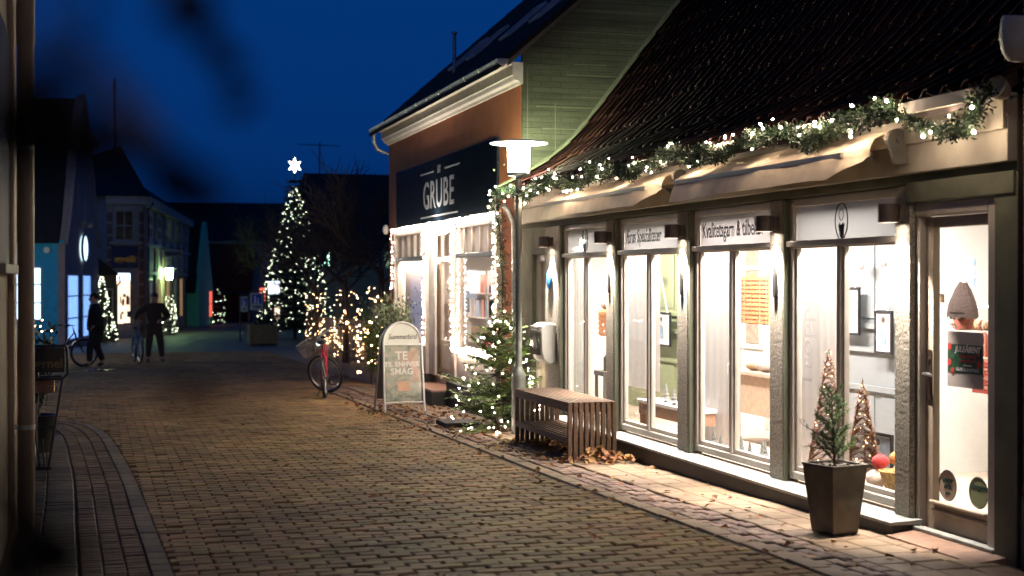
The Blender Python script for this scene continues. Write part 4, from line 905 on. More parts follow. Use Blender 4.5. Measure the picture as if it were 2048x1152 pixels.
# ================================================================ BICYCLES (local frame: rear hub at 0, front along +y)
def bicycle(label, loc, heading, steer, colour, basket=True, lean=0, fender=True, group=None):
    t = thing('bicycle', label, 'bicycle', (0, 0, 0), group); r = .335; wb = 1.05
    Mf = mat('bike_paint' + str(colour), colour, .3, .2, spec=.6)
    def ring(c, ax): 
        a = Vector((0, 0, 1)); bq = Vector(ax).normalized().cross(a); return [Vector(c) + (a * math.cos(w) + bq * math.sin(w)) for w in [2 * math.pi * i / 32 for i in range(32)]]
    head_lo, head_hi = Vector((0, wb - .16, .62)), Vector((0, wb - .24, .86)); axis = (head_hi - head_lo).normalized(); S = Matrix.Translation(head_lo) @ Matrix.Rotation(steer, 4, axis) @ Matrix.Translation(-head_lo)
    for nm, c, sm in (('rear_wheel', Vector((0, 0, r)), None), ('front_wheel', Vector((0, wb, r)), S)):
        X = (lambda p: p) if sm is None else (lambda p: sm @ Vector(p))
        cir = lambda rad: [c + Vector((0, rad * math.cos(w), rad * math.sin(w))) for w in [2 * math.pi * i / 36 for i in range(36)]]
        b = MB(); b.tube([X(p) for p in cir(r - .022)], .023, 8, closed=True); o = b.build(nm, M_rubber, t, smooth=60)
        b = MB(); b.tube([X(p) for p in cir(r - .05)], .011, 6, closed=True); b.build('rim', M_steel, o, smooth=60)
        b = MB()
        for i in range(28):
            w = 2 * math.pi * i / 28; b.tube([X(c + Vector(((-.03 if i % 2 else .03), .02 * math.cos(w + 1.2), .02 * math.sin(w + 1.2)))), X(c + Vector((0, (r - .055) * math.cos(w), (r - .055) * math.sin(w))))], .0012, 3, cap=False)
        b.tube([X(c + Vector((-.05, 0, 0))), X(c + Vector((.05, 0, 0)))], .016, 8); sp = b.build('spokes', M_steel, o); sp['kind'] = 'stuff'
        if fender:
            b = MB(); arc = [c + Vector((0, (r + .02) * math.cos(w), (r + .02) * math.sin(w))) for w in [R(20) + R(150) * i / 16 for i in range(17)]] if sm is not None else [c + Vector((0, (r + .02) * math.cos(w), (r + .02) * math.sin(w))) for w in [R(30) + R(180) * i / 16 for i in range(17)]]
            vs = []
            for p in arc: vs += [X(p + Vector((-.03, 0, 0))), X(p + (p - c).normalized() * .012), X(p + Vector((.03, 0, 0)))]
            b.add(vs, [(i * 3 + q, i * 3 + q + 1, i * 3 + q + 4, i * 3 + q + 3) for i in range(16) for q in range(2)]); b.build('mudguard', mat('mudguard_grey', (.22, .21, .20), .4, .3), t, smooth=60)
    bb = Vector((0, .43, .29)); st = Vector((0, .27, .78)); rh = Vector((0, 0, r))
    b = MB(); b.tube([head_lo, bb], .022, 8); b.tube([head_hi - axis * .03, Vector((0, .55, .50)), Vector((0, .36, .52))], .018, 8); b.tube([st, bb], .017, 8); b.tube([head_lo - axis * .02, head_hi], .022, 8)
    for s in (-1, 1): b.tube([bb, rh + Vector((s * .055, 0, 0))], .010, 6); b.tube([Vector((0, .29, .72)), Vector((s * .05, .2, .6)), rh + Vector((s * .055, 0, 0))], .009, 6)
    b.build('frame', Mf, t, smooth=50)
    b = MB(); fh = Vector((0, wb, r))
    for s in (-1, 1): b.tube([S @ head_lo, S @ (head_lo + Vector((s * .05, .03, -.06))), S @ (fh + Vector((s * .055, 0, 0)))], [.014, .014, .009], 7)
    b.build('fork', Mf, t, smooth=50)
    b = MB(); hb = head_hi + axis * .12
    b.tube([S @ head_hi, S @ hb], .013, 8); b.tube([S @ (hb + Vector((sx, dy, dz))) for sx, dy, dz in ((-.29, -.16, .03), (-.22, -.05, .04), (-.08, .02, .02), (.08, .02, .02), (.22, -.05, .04), (.29, -.16, .03))], .011, 8); hbo = b.build('handlebar', M_steel, t, smooth=50)
    for s in (-1, 1): b = MB(); b.tube([S @ (hb + Vector((s * .285, -.15, .03))), S @ (hb + Vector((s * .31, -.27, .02)))], .017, 8); b.build('grip', M_rubber, hbo)
    b = MB(); b.lathe([(.0, 0), (.035, .01), (.04, .05), (.0, .055)], S @ (head_hi + Vector((0, .09, .0))), 12, (S.to_3x3() @ Matrix.Rotation(R(-90), 3, 'X'))); b.build('head_lamp', emi('bike_lamp', (.8, 1, .85), 1.5) if basket else M_black, t)
    if basket:
        b = MB(); cxs = [(-.17, .10), (.17, .10), (.17, .36), (-.17, .36)]; ct = [(-.2, .07), (.2, .07), (.2, .42), (-.2, .42)]; z0, z1 = hb.z - .26, hb.z - .02
        for k in range(4):
            for q in range(8):
                u = q / 8; p0 = Vector((cxs[k][0] + (cxs[(k + 1) % 4][0] - cxs[k][0]) * u, head_hi.y + cxs[k][1] + (cxs[(k + 1) % 4][1] - cxs[k][1]) * u, z0)); p1 = Vector((ct[k][0] + (ct[(k + 1) % 4][0] - ct[k][0]) * u, head_hi.y + ct[k][1] + (ct[(k + 1) % 4][1] - ct[k][1]) * u, z1)); b.tube([S @ p0, S @ p1], .004, 4)
        for s, z in ((0, z0), (.5, (z0 + z1) / 2), (1, z1)): b.tube([S @ Vector((a[0] + (c2[0] - a[0]) * s, head_hi.y + a[1] + (c2[1] - a[1]) * s, z)) for a, c2 in zip(cxs, ct)], .005, 5, closed=True)
        b.build('basket', mat('basket_wire', (.30, .24, .2), .5, .4), t)
    b = MB(); b.ball(st + Vector((0, -.03, .10)), .085, 12, 8, .45, Matrix.Diagonal((1, 1.5, 1))); b.tube([st, st + Vector((0, 0, .08))], .013, 8); b.build('saddle', M_black, t, smooth=50)
    b = MB(); b.lathe([(.085, -.004), (.085, .004)], bb + Vector((.045, 0, 0)), 24, Matrix.Rotation(R(90), 3, 'Y'))
    for s in (-1, 1): b.tube([bb + Vector((s * .05, 0, 0)), bb + Vector((s * .06, s * .11, -.12))], .009, 6); b.box(s * .06 - .0, s * .06 + s * .09, bb.y + s * .11 - .03, bb.y + s * .11 + .03, bb.z - .13, bb.z - .11)
    b.build('crank', M_black, t); b = MB(); b.tube([bb + Vector((-.02, .02, -.02)), (-.16, .36, .012)], .009, 6); b.build('kickstand', M_black, t)
    t.location = loc; t.rotation_euler = (0, lean, heading); return t
bicycle('red bicycle with a wire basket, front wheel turned aside, parked before the lit tree guards', (3.42, 22.4, g(22.4)), R(-13), R(62), (.42, .015, .05), lean=R(-5), fender=False)
bicycle('dark bicycle leaning beside the blue house behind the walking person', (-1.4, 35.4, g(35.4)), R(-80), R(8), (.02, .02, .022), basket=False, lean=R(3))

# ================================================================ GIFT SHOP HOUSE (orange)
gs = thing('orange_house', 'rust orange rendered shop house with a white cornice and a dark sign board', 'house', (5, 21, -.3))
GY0, GY1 = 16.80, 25.20
M_or = mat('orange_render', (.42, .15, .06), .85, var=.14, scale=2.5, bump=.25, bscale=40)
M_gab = mat('grey_gable', (.046, .052, .031), .85, col2=(.105, .114, .072), scale=1.3, stretch=(.55, 1, 6), bump=.6, bscale=5)
def brick_relief(m, w, h):
    """courses of brick that show through a coat of paint: joints a little darker and sunken"""
    n = m.node_tree.nodes; l = m.node_tree.links; bs = n['Principled BSDF']; tc = n.new('ShaderNodeTexCoord'); sp = n.new('ShaderNodeSeparateXYZ'); cb = n.new('ShaderNodeCombineXYZ')
    l.new(tc.outputs['Object'], sp.inputs[0]); l.new(sp.outputs[0], cb.inputs[0]); l.new(sp.outputs[2], cb.inputs[1]); br = n.new('ShaderNodeTexBrick'); br.inputs['Scale'].default_value = 1; br.inputs['Brick Width'].default_value = w; br.inputs['Row Height'].default_value = h; br.inputs['Mortar Size'].default_value = .007; br.inputs['Mortar Smooth'].default_value = .6
    br.inputs['Color1'].default_value = (1, 1, 1, 1); br.inputs['Color2'].default_value = (.72, .72, .72, 1); br.inputs['Mortar'].default_value = (.5, .5, .5, 1); l.new(cb.outputs[0], br.inputs['Vector'])
    src = bs.inputs['Base Color'].links[0].from_socket; mx = n.new('ShaderNodeMix'); mx.data_type = 'RGBA'; mx.blend_type = 'MULTIPLY'; mx.inputs[0].default_value = .42; l.new(src, mx.inputs[6]); l.new(br.outputs[0], mx.inputs[7]); l.new(mx.outputs[2], bs.inputs['Base Color'])
    bp = n.new('ShaderNodeBump'); bp.inputs['Strength'].default_value = .7; bp.inputs['Distance'].default_value = .01; bp.invert = True; l.new(br.outputs['Fac'], bp.inputs['Height'])
    if bs.inputs['Normal'].links: l.new(bs.inputs['Normal'].links[0].from_socket, bp.inputs['Normal'])
    l.new(bp.outputs[0], bs.inputs['Normal'])
brick_relief(M_gab, .25, .072)
b = MB(); b.box(5.0, 5.3, 24.45, GY1, -.5, 4.2); b.box(5.0, 5.3, GY0 + .06, 17.74, -.5, 4.2); b.box(5.0, 5.3, 17.74, 24.45, 2.42, 4.2); b.box(5.3, 12, GY1 - .3, GY1 - .001, -.6, 4.2); b.build('wall', M_or, gs)
RS = .88
b = MB(); b.prism([(5.003, GY0 - .003, -.5), (12.0, GY0 - .003, -.5), (12.0, GY0 - .003, 4.5), (8.6, GY0 - .003, 4.24 + RS * 3.88 - .10), (5.003, GY0 - .003, 4.24 + RS * .283 - .10)], (0, .06, 0)); gw = b.build('gable_wall', M_gab, gs)
for x, z0, z1 in ((5.06, 2.5, 4.18), (5.42, 3.0, 3.75)): b = MB(); b.box(x, x + .012, GY0 - .008, GY0 - .0035, z0, z1); b.build('edge_board', mat('gable_line', (.12, .13, .08), .85), gw)
for i in range(34):                                       # courses that show through the wash
    z = 2.75 + i * .135
    if random.random() < .8:
        x0 = rr(5.1, 5.8); b = MB(); b.box(x0, x0 + rr(.3, 2.4), GY0 - .0055, GY0 - .0032, z, z + rr(.006, .016)); b.build('plaster_ridge', mat('gable_line', (0, 0, 0)) if i % 3 else M_gab, gw)
for i in range(9):                                       # patched, blistered plaster above the tiles
    s = rr(.05, .95); p = atl(RL[6] * s); x = p[0] - rr(.02, .30) ** 1.0; z = p[1] + rr(.08, .36); rad = rr(.008, .035); b = MB()
    b.prism([(x + rad * rr(.6, 1.2) * math.cos(a), GY0 - .008, z + rad * rr(.6, 1.2) * math.sin(a)) for a in [2 * math.pi * q / 11 for q in range(11)]], (0, .0052, 0)); b.build('plaster_patch', M_gab, gw, bevel=.002)
b = MB(); b.tube([(p[0] - .01, GY0 - .01, p[1] + .05) for p in prof], .03, 6); b.build('mortar_flashing', mat('flashing_grey', (.15, .165, .10), .85), gw)
M_corn = mat('cornice_white', (.62, .58, .50), .6, bump=.1)
cp = [(5.0, 3.97), (4.965, 3.97), (4.95, 4.0), (4.90, 4.02), (4.88, 4.07), (4.86, 4.075), (4.86, 4.20), (4.80, 4.21), (4.80, 4.235), (5.0, 4.235)]
b = MB(); b.prism([(x, GY1 + .02, z) for x, z in cp], (0, -(GY1 - GY0 + .06), 0)); b.build('cornice', M_corn, gs, bevel=.004)
b = MB(); n = 10; vs = []
for y in (GY1 + .1, GY0 - .12):
    for q in range(n + 1): a = math.pi + math.pi * q / n; vs.append((4.72 + .075 * math.cos(a), y, 4.255 + .075 * math.sin(a)))
b.add(vs, [(q, q + 1, n + 1 + q + 1, n + 1 + q) for q in range(n)]); b.poly(vs[n + 1:]); gt = b.build('roof_gutter', M_galv, gs, smooth=60)
for i in range(12):
    y = GY0 + .05 + i * .745; b = MB(); b.tube([(4.72 + .080 * math.cos(a), y, 4.255 + .080 * math.sin(a)) for a in [math.pi + math.pi * q / 8 for q in range(9)]], .009, 5); b.build('gutter_bracket', M_galv, gt)
b = MB(); b.tube([(4.73, GY1 + .02, 4.19), (4.73, GY1 + .02, 4.02), (4.80, GY1 + .06, 3.9), (5.1, GY1 + .08, 3.78), (5.1, GY1 + .08, -.3)], .036, 8); b.build('downpipe', M_galv, gs, smooth=50)
b = MB(); b.tube([(4.80, 17.0, 2.5), (4.88, 16.98, 2.42), (4.94, 16.95, 2.25), (4.95, 16.95, -.2)], .035, 8); b.build('downpipe', M_galv, gs, smooth=50)
RF = lambda x: 4.24 + RS * (x - 4.72)
b = MB(); b.prism([(4.66, GY1 + .12, RF(4.66)), (8.62, GY1 + .12, RF(8.62)), (12.6, GY1 + .12, 4.2), (12.6, GY1 + .12, 4.1), (8.62, GY1 + .12, RF(8.62) - .12), (4.66, GY1 + .12, RF(4.66) - .06)], (0, -(GY1 - GY0 + .20), 0)); grf = b.build('roof', mat('dark_slate', (.014, .014, .015), .85, bump=.2, spec=.1), gs)
b = MB(); b.prism([(4.80, GY0 - .055, RF(4.8) - .13), (8.60, GY0 - .055, RF(8.6) - .13), (8.60, GY0 - .055, RF(8.6) - .02), (4.80, GY0 - .055, RF(4.8) - .02)], (0, .03, 0)); b.build('verge_board', mat('verge_grey', (.11, .11, .09), .8), grf)
for i in range(11):                                       # slate courses
    x = 4.9 + i * .33; b = MB(); b.hexa([(x, GY0 - .07, RF(x) + .003), (x + .34, GY0 - .07, RF(x + .34) + .003), (x + .34, GY1 + .11, RF(x + .34) + .003), (x, GY1 + .11, RF(x) + .003)], [(x, GY0 - .07, RF(x) + .018), (x + .34, GY0 - .07, RF(x + .34) + .006), (x + .34, GY1 + .11, RF(x + .34) + .006), (x, GY1 + .11, RF(x) + .018)]); b.build('slate_course', mat('dark_slate', (0, 0, 0)), grf)
un = Vector((-RS, 0, 1)).normalized()
for y in (22.9, 21.7, 19.75, 18.25):
    x0, x1 = 5.62, 6.18; f = MB()
    for ya, yb, xa, xb in ((y - .28, y - .25, x0, x1), (y + .25, y + .28, x0, x1), (y - .25, y + .25, x0, x0 + .03), (y - .25, y + .25, x1 - .03, x1)):
        bt = [Vector((xa, ya, RF(xa))), Vector((xb, ya, RF(xb))), Vector((xb, yb, RF(xb))), Vector((xa, yb, RF(xa)))]; f.hexa(bt, [p + un * .05 for p in bt])
    w = f.build('roof_window', mat('zinc', (.42, .42, .42), .4), grf, bevel=.004)
    b = MB(); b.poly([Vector((a, c2, RF(a))) + un * .035 for a, c2 in ((x0 + .03, y - .25), (x1 - .03, y - .25), (x1 - .03, y + .25), (x0 + .03, y + .25))]); b.build('pane', mat('dark_pane', (.01, .012, .016), .06, spec=.8), w)
b = MB(); b.lathe([(.030, 4.75), (.030, 5.46), (.045, 5.465), (.045, 5.50), (.0, 5.505)], (5.42, 22, 0), 12); b.build('flue_pipe', M_galv, grf, smooth=40)
b = MB(); b.ball((4.90, 25.0, 2.45), .06, 10, 8, 1.5); o = b.build('wall_bell', M_white, smooth=50); tag(o, 'small pale rounded box high on the far corner of the orange house', 'alarm box')
# sign board
t = thing('shop_sign', 'long dark blue black sign board with white lettering over the gift shop windows', 'sign', (4.97, 21.1, 2.9))
b = MB(); b.box(4.965, 4.999, 17.84, 24.40, 2.45, 3.42); b.build('board', mat('sign_dark', (.008, .014, .022), .12, spec=.6, var=.3, scale=2), t, bevel=.006)
M_let = mat('sign_letters', (.22, .23, .23), .5)
text('GRUBE', .61, M_let, t, (4.962, 21.20, 2.86), xs=1.04, bold=.006, spacing=1.08); text('BY', .17, M_let, t, (4.962, 21.12, 3.245), bold=.002, spacing=1.05)
for a, c2, z in ((22.40, 21.50, 3.235), (20.75, 19.85, 3.235), (22.40, 19.95, 2.545)): b = MB(); b.box(4.960, 4.9645, c2, a, z - .012, z + .012); b.build('rule', M_let, t)
# shopfront joinery
M_cream = mat('cream_joinery', (.55, .49, .41), .5, bump=.08)
b = MB()
for y0, y1 in ((24.36, 24.45), (21.90, 22.02), (20.02, 20.14), (17.74, 17.86)): b.box(4.93, 5.08, y0, y1, .08, 2.42)
b.box(4.94, 5.08, 17.86, 24.36, 2.30, 2.42)
for a, c2 in ((22.02, 24.36), (17.86, 20.02)):
    b.box(4.95, 5.06, a, c2, .50, .58); b.box(4.97, 5.0, a, c2, .08, .50)
    for y in (a + .07, (a + c2) / 2): b.box(4.955, 4.969, y, y + (c2 - a) / 2 - .14, .14, .45)
b.box(4.98, 5.02, 21.5, 21.90, .08, 2.30); b.box(4.98, 5.02, 20.14, 20.42, .08, .5)
b.build('shopfront_frame', M_cream, gs, bevel=.008)
for a, c2 in ((22.02, 24.36), (17.86, 20.02)):
    b = MB(); b.box(4.955, 5.04, a, c2, 1.87, 1.94); w = b.build('shop_window', mat('dark_rail', (.07, .065, .065), .4), gs, bevel=.005)
    n = 5
    for i in range(1, n): y = a + (c2 - a) * i / n; b = MB(); b.box(4.965, 5.04, y - .035, y + .035, 1.94, 2.30); b.build('mullion', M_cream, w, bevel=.004)
    for i in range(n): y0 = a + (c2 - a) * i / n; b = MB(); b.poly([(5.01, y0 + .036, 1.945), (5.01, y0 + (c2 - a) / n - .036, 1.945), (5.01, y0 + (c2 - a) / n - .036, 2.295), (5.01, y0 + .036, 2.295)]); b.build('upper_pane', frosted('milky_pane', (.60, .57, .52), .15, .5), w)
    b = MB(); b.box(4.975, 5.03, a, a + .05, .58, 1.87); b.box(4.975, 5.03, c2 - .05, c2, .58, 1.87); b.build('casement', M_cream, w)
    b = MB(); b.poly([(5.005, a + .05, .58), (5.005, c2 - .05, .58), (5.005, c2 - .05, 1.87), (5.005, a + .05, 1.87)]); b.build('pane', glass('gift_glass', refl=.35), w)
b = MB(); b.box(5.18, 5.23, 21.9, 22.6, .08, 2.30); b.box(5.18, 5.23, 21.15, 21.9, 1.84, 1.92); b.box(5.18, 5.23, 21.15, 21.9, .08, .62); b.box(5.18, 5.23, 20.9, 21.15, .08, 2.3); b.box(5.165, 5.18, 21.2, 21.85, .16, .55); gd = b.build('shop_door', M_cream, gs, bevel=.006)
for z0, z1 in ((.62, 1.84), (1.92, 2.30)): b = MB(); b.poly([(5.2, 21.15, z0), (5.2, 21.9, z0), (5.2, 21.9, z1), (5.2, 21.15, z1)]); b.build('pane', M_glass, gd)
b = MB(); b.tube([(5.18, 22.2, 1.15), (5.13, 22.2, 1.13), (5.13, 22.2, .78), (5.18, 22.2, .76)], .014, 8); b.build('handle', M_white, gd, smooth=50)
b = MB(); b.box(4.84, 5.03, 17.3, 20.15, -.5, .08); b.box(4.84, 5.03, 21.9, 24.5, -.5, .08); b.box(5.17, 5.24, 20.15, 22.6, -.5, .08); b.build('plinth', M_plinth, gs, bevel=.008)
for i in range(7): b = MB(); b.box(5.155, 5.169, 20.25 + i * .24, 20.47 + i * .24, -.06, .075); b.build('plinth_board', mat('brown_board', (.06, .04, .03), .6), gs)
b = MB(); b.box(4.62, 5.169, 20.15, 21.90, -.5, -.07); sp_ = b.build('step', M_plinth, gs, bevel=.008)
b = MB(); b.box(4.64, 5.16, 20.18, 21.87, -.07, -.055); b.build('tread', mat('step_tread', (.26, .13, .085), .6, var=.25, scale=5), sp_)
# gift shop interior
b = MB(); b.box(7.2, 7.3, 17.0, 25, -.2, 2.5); b.box(5.09, 7.3, 24.40, 24.44, -.2, 2.4); b.box(5.1, 7.3, 17.3, 17.4, -.2, 2.5); b.build('interior_wall', M_in, gs)
b = MB(); b.box(5.1, 7.3, 17, 25, -.1, .06); b.build('shop_floor', mat('shop_floor', (0, 0, 0)), gs); b = MB(); b.box(5.1, 7.3, 17, 25, 2.4, 2.44); b.build('shop_ceiling', M_in, gs)
o = rect('backing_board', mat('backing_pink', (.70, .64, .60), .7, var=.04), None, 22.08, 24.34, .6, 1.86, 5.12, .02); tag(o, 'pale display board with small dark paper birds in the far gift shop window', 'display board')
for i in range(13):
    y, z = rr(22.35, 24.0), rr(.95, 1.65); b = MB(); b.poly([(5.118, y, z), (5.098, y + .06, z + .035), (5.112, y + .015, z - .015)]); b.poly([(5.118, y, z), (5.098, y - .06, z + .035), (5.112, y - .015, z - .015)]); w = b.build('paper_bird', mat('bird_grey', (.10, .10, .10), .7), o)
sh = thing('gift_shelf', 'white shelves with gift boxes, some coloured blue as reflected windows, in the near gift shop window', 'shelf', (6.0, 19, .06))
for z in (.55, .95, 1.33): b = MB(); b.box(5.7, 6.0, 18.5, 22.3, z, z + .025); b.build('board', M_in, sh)
for i in range(4): b = MB(); b.box(5.7, 6.0, 18.5 + i * 1.25, 18.54 + i * 1.25, .06, 1.7); b.build('upright', M_in, sh)
for i in range(34):
    y = 18.6 + (i % 12) * .30; z = (.575, .975, 1.355)[i // 12]; h = rr(.1, .3); b = MB(); b.box(5.72, 5.9, y, y + rr(.1, .24), z, z + h); b.build('gift_box', mat('gift%d' % (i % 6), ((.35, .50, .62), (.62, .62, .66), (.28, .42, .55), (.6, .3, .25), (.45, .5, .55), (.55, .42, .3))[i % 6], .6), sh)  # blue box colours stand in for blue windows reflected in the glass
t = thing('orange_cupboard', 'orange wooden cupboard on the wall of the gift shop', 'cupboard', (6.2, 20.4, 1.5)); M_oc = mat('orange_wood', (.55, .26, .07), .5, stretch=(1, 6, 1)); b = MB(); b.box(6.1, 6.5, 20.8, 22.0, 1.46, 1.86); b.build('carcass', M_oc, t, bevel=.01)
for y in (20.82, 21.42): b = MB(); b.box(6.085, 6.099, y, y + .56, 1.48, 1.84); b.build('door', M_oc, t, bevel=.004)
t = thing('dress_form', 'shop figure in a ruffled pink and white dress behind the gift shop door', 'mannequin', (5.6, 22.6, .06))
b = MB(); b.lathe([(.0, .0), (.13, .01), (.02, .03), (.02, .35)], (5.6, 22.9, .06), 14); b.build('stand', M_black, t)
b = MB(); b.lathe([(.20, .40), (.17, .6), (.11, .85), (.13, 1.0), (.15, 1.1), (.06, 1.2)], (5.6, 22.9, .06), 22); b.build('dress', mat('dress_pink', (.62, .44, .40), .9, scale=16, col2=(.78, .74, .72), bump=.6), t, smooth=50)
b = MB(); b.lathe([(.05, 1.2), (.045, 1.26), (.09, 1.34), (.095, 1.42), (.06, 1.5), (.0, 1.52)], (5.6, 22.9, .06), 16); b.build('head', M_white, t, smooth=50)
t = thing('handbag', 'tan leather handbag hanging in the gift shop doorway', 'bag', (5.5, 22.2, 1.0)); b = MB(); b.hexa([(5.45, 22.25, .95), (5.55, 22.25, .95), (5.55, 22.55, .95), (5.45, 22.55, .95)], [(5.48, 22.29, 1.2), (5.52, 22.29, 1.2), (5.52, 22.51, 1.2), (5.48, 22.51, 1.2)]); b.build('body', mat('tan_leather', (.33, .17, .06), .45, bump=.3), t, bevel=.02); b = MB(); b.tube([(5.5, 22.32, 1.19), (5.5, 22.36, 1.4), (5.5, 22.44, 1.4), (5.5, 22.48, 1.19)], .01, 6); b.build('strap', mat('tan_leather', (0, 0, 0)), t)
b = MB(); b.box(5.04, 5.05, 19.6, 19.85, 1.1, 1.4); o = b.build('notice_card', mat('card_dark', (.07, .08, .09), .5, scale=40, var=.6)); tag(o, 'dark printed card stuck inside the near gift shop window', 'notice')
t = thing('gift_bag_red', 'red paper gift bag low in the near gift shop window', 'bag', (5.3, 19.3, .6)); b = MB(); b.hexa([(5.2, 19.0, .6), (5.4, 19.0, .6), (5.4, 19.3, .6), (5.2, 19.3, .6)], [(5.24, 19.0, .9), (5.36, 19.0, .9), (5.36, 19.3, .9), (5.24, 19.3, .9)]); b.build('body', mat('bag_red', (.40, .03, .04), .5), t); b = MB(); b.tube([(5.3, 19.08, .9), (5.3, 19.1, 1.0), (5.3, 19.2, 1.0), (5.3, 19.22, .9)], .008, 5); b.build('handle', M_paper, t)
area('gift_ceiling_lamp', (5.07, 23.2, 1.92), .07, 2.2, 26, (1, .80, .66)); area('gift_ceiling_lamp', (5.7, 19.4, 2.37), .9, 2.4, 20, (1, .83, .72)); area('gift_ceiling_lamp', (5.6, 21.3, 2.37), .6, .9, 16, (1, .83, .72))  # assumed lamps; the first is a low strip that lights the backing board
l = bpy.data.lights.new('assumed_porch_light', 'POINT'); l.energy = 45; l.color = (1, .88, .76); l.shadow_soft_size = .05; o = bpy.data.objects.new('assumed_porch_light', l); COL.objects.link(o); o.location = (4.82, 21.2, 2.25)  # assumed lamp without a fixture, added to brighten the recessed door
# fairy lights round the gift shop windows
def light_string(name, label, path, step, jit, r, me=BULB_SHOP, cat='fairy lights', grp='fairy lights round the gift shop windows', wire=True, n=1):
    t = thing(name, label, cat, path[0], grp)
    pts = []
    for _ in range(n): pts += [p + Vector((rr(-jit, jit) * .5 - .01, rr(-jit, jit), rr(-jit, jit))) for p in along(path, step)]
    if wire: b = MB(); b.tube(pts if n == 1 else path, .003, 4, cap=False); b.build('cable', WIRE, t)
    bulbs(pts, me, t, r); return t
X = 4.91
_ls = light_string
def light_string(nm, lb, p, s, j, r, *a, **k): return _ls(nm, lb, p, s, j, r * .66, *a, **k)
light_string('fairy_lights', 'thick rope of fairy lights under the dark sign board', [(X, 24.45, 2.41), (X, 17.72, 2.41)], .075, .03, .009, n=2)
light_string('fairy_lights', 'fairy lights hanging down the far edge of the gift shop front', [(X, 24.46, 2.38), (X, 24.46, 1.35)], .05, .03, .008)
light_string('fairy_lights', 'fairy lights down the post left of the gift shop door', [(X, 21.97, 2.38), (X, 21.97, .6)], .04, .03, .008)
light_string('fairy_lights', 'fairy lights down the post right of the gift shop door', [(X, 20.09, 2.38), (X, 20.08, .6)], .04, .03, .008)
light_string('fairy_lights', 'fairy lights down the near edge of the gift shop front', [(X, 17.80, 2.38), (X, 17.80, .6)], .04, .03, .008)
light_string('fairy_lights', 'dense icicle lights along the sill of the near gift shop window', [(X, 20.08, .56), (X, 17.75, .56)], .026, .035, .0085, n=2)
light_string('fairy_lights', 'fairy lights along the sill of the far gift shop window behind the olive shrub', [(X, 24.4, .56), (X, 21.98, .56)], .07, .03, .008)
light_string('fairy_lights', 'short double row of fairy lights inside the near window, left side', [(4.965, 19.9, 2.25), (4.965, 19.9, .65)], .06, .03, .006, n=2)
light_string('fairy_lights', 'fairy lights above the recessed gift shop door', [(5.0, 21.9, 2.27), (5.0, 20.15, 2.27)], .07, .02, .007)
# olive shrub in a tub
def leafy(loc, h, r, label, name, m, n, ll, lw, cat='shrub', stems=9, up=.6, tub=None):
    t = thing(name, label, cat, loc); base = Vector(loc); w = MB(); f = MB()
    for i in range(stems):
        a = i * 2.4; e = base + Vector((r * rr(.3, .95) * math.cos(a), r * rr(.3, .95) * math.sin(a), h * rr(.6, 1))); mid = base + (e - base) * .5 + Vector((rr(-.05, .05), rr(-.05, .05), .08 * h)); w.tube([base, mid, e], [.008, .006, .002], 5)
        for k in range(n // stems):
            s = rr(.2, 1); p = base + (mid - base) * min(1, s * 2) if s < .5 else mid + (e - mid) * (s - .5) * 2
            p = p + Vector((rr(-1, 1), rr(-1, 1), rr(-1, 1))) * r * .30; d = Vector((rr(-1, 1), rr(-1, 1), rr(-.3, 1) + up)).normalized() * ll * rr(.7, 1.2); ww = d.cross(Vector((rr(-1, 1), rr(-1, 1), rr(-1, 1)))).normalized() * lw
            f.add([p, p + d * .5 - ww, p + d, p + d * .5 + ww], [(0, 1, 2, 3)])
    w.build('stems', mat('twig_brown', (.07, .05, .035), .8), t); f.build('leaves', m, t); return t
tub = thing('grey_tub', 'round grey tub behind the pavement sign', 'planter', (4.58, 22.5, g(22.5))); b = MB(); b.lathe([(.16, 0), (.21, .62), (.23, .63), (.23, .67), (.20, .67), (.19, .60), (.0, .6)], (4.58, 22.5, g(22.5)), 22); b.build('tub', mat('tub_grey', (.38, .35, .31), .7), tub, smooth=40)
leafy((4.50, 22.4, g(22.5) + .6), 1.0, .46, 'airy grey green olive shrub in a tub before the far gift shop window', 'olive_shrub', mat('olive_leaf', (.13, .16, .085), .5, island=.35), 1700, .075, .013)
sv = leafy((4.82, 26.0, g(26)), 1.6, .22, 'tall dark leafy climber with fairy lights at the far corner of the orange house', 'climbing_shrub', mat('ivy_leaf', (.045, .085, .025), .5, island=.45), 1000, .055, .022, up=0)
bulbs([Vector((4.82 + .25 * math.cos(a), 26.0 + .25 * math.sin(a), g(26) + z)) for a, z in [(rr(2.6, 5.6), rr(.1, 1.7)) for _ in range(34)]], BULB_WARM, sv, .012)
# ================================================================ TREE GUARDS, FENCE AND BARE TREES
M_bar = mat('guard_steel', (.16, .15, .13), .4, .6); M_bark = mat('bare_bark', (.075, .052, .035), .85, var=.3, scale=20, bump=.6)
def grow(mb, p, d, L, r, lev, spread=.75):
    n = 4; pts = [Vector(p)]; dd = Vector(d).normalized()
    for i in range(n): dd = (dd + Vector((rr(-.16, .16), rr(-.16, .16), rr(-.06, .12)))).normalized(); pts.append(pts[-1] + dd * L / n)
    mb.tube(pts, [r * (1 - .42 * i / n) for i in range(n + 1)], 6 if lev > 2 else 4, cap=False)
    if lev == 0: return
    for i in range(2, n + 1):
        for _ in range(2 if (lev > 1 or i == n) else 1):
            ax = dd.cross(Vector((rr(-1, 1), rr(-1, 1), rr(-1, 1)))).normalized(); nd = (dd + ax * rr(.45, 1.1) * spread + Vector((0, 0, .06))).normalized()
            grow(mb, pts[i], nd, L * rr(.55, .78), r * (.60 if i < n else .62) , lev - 1, spread)
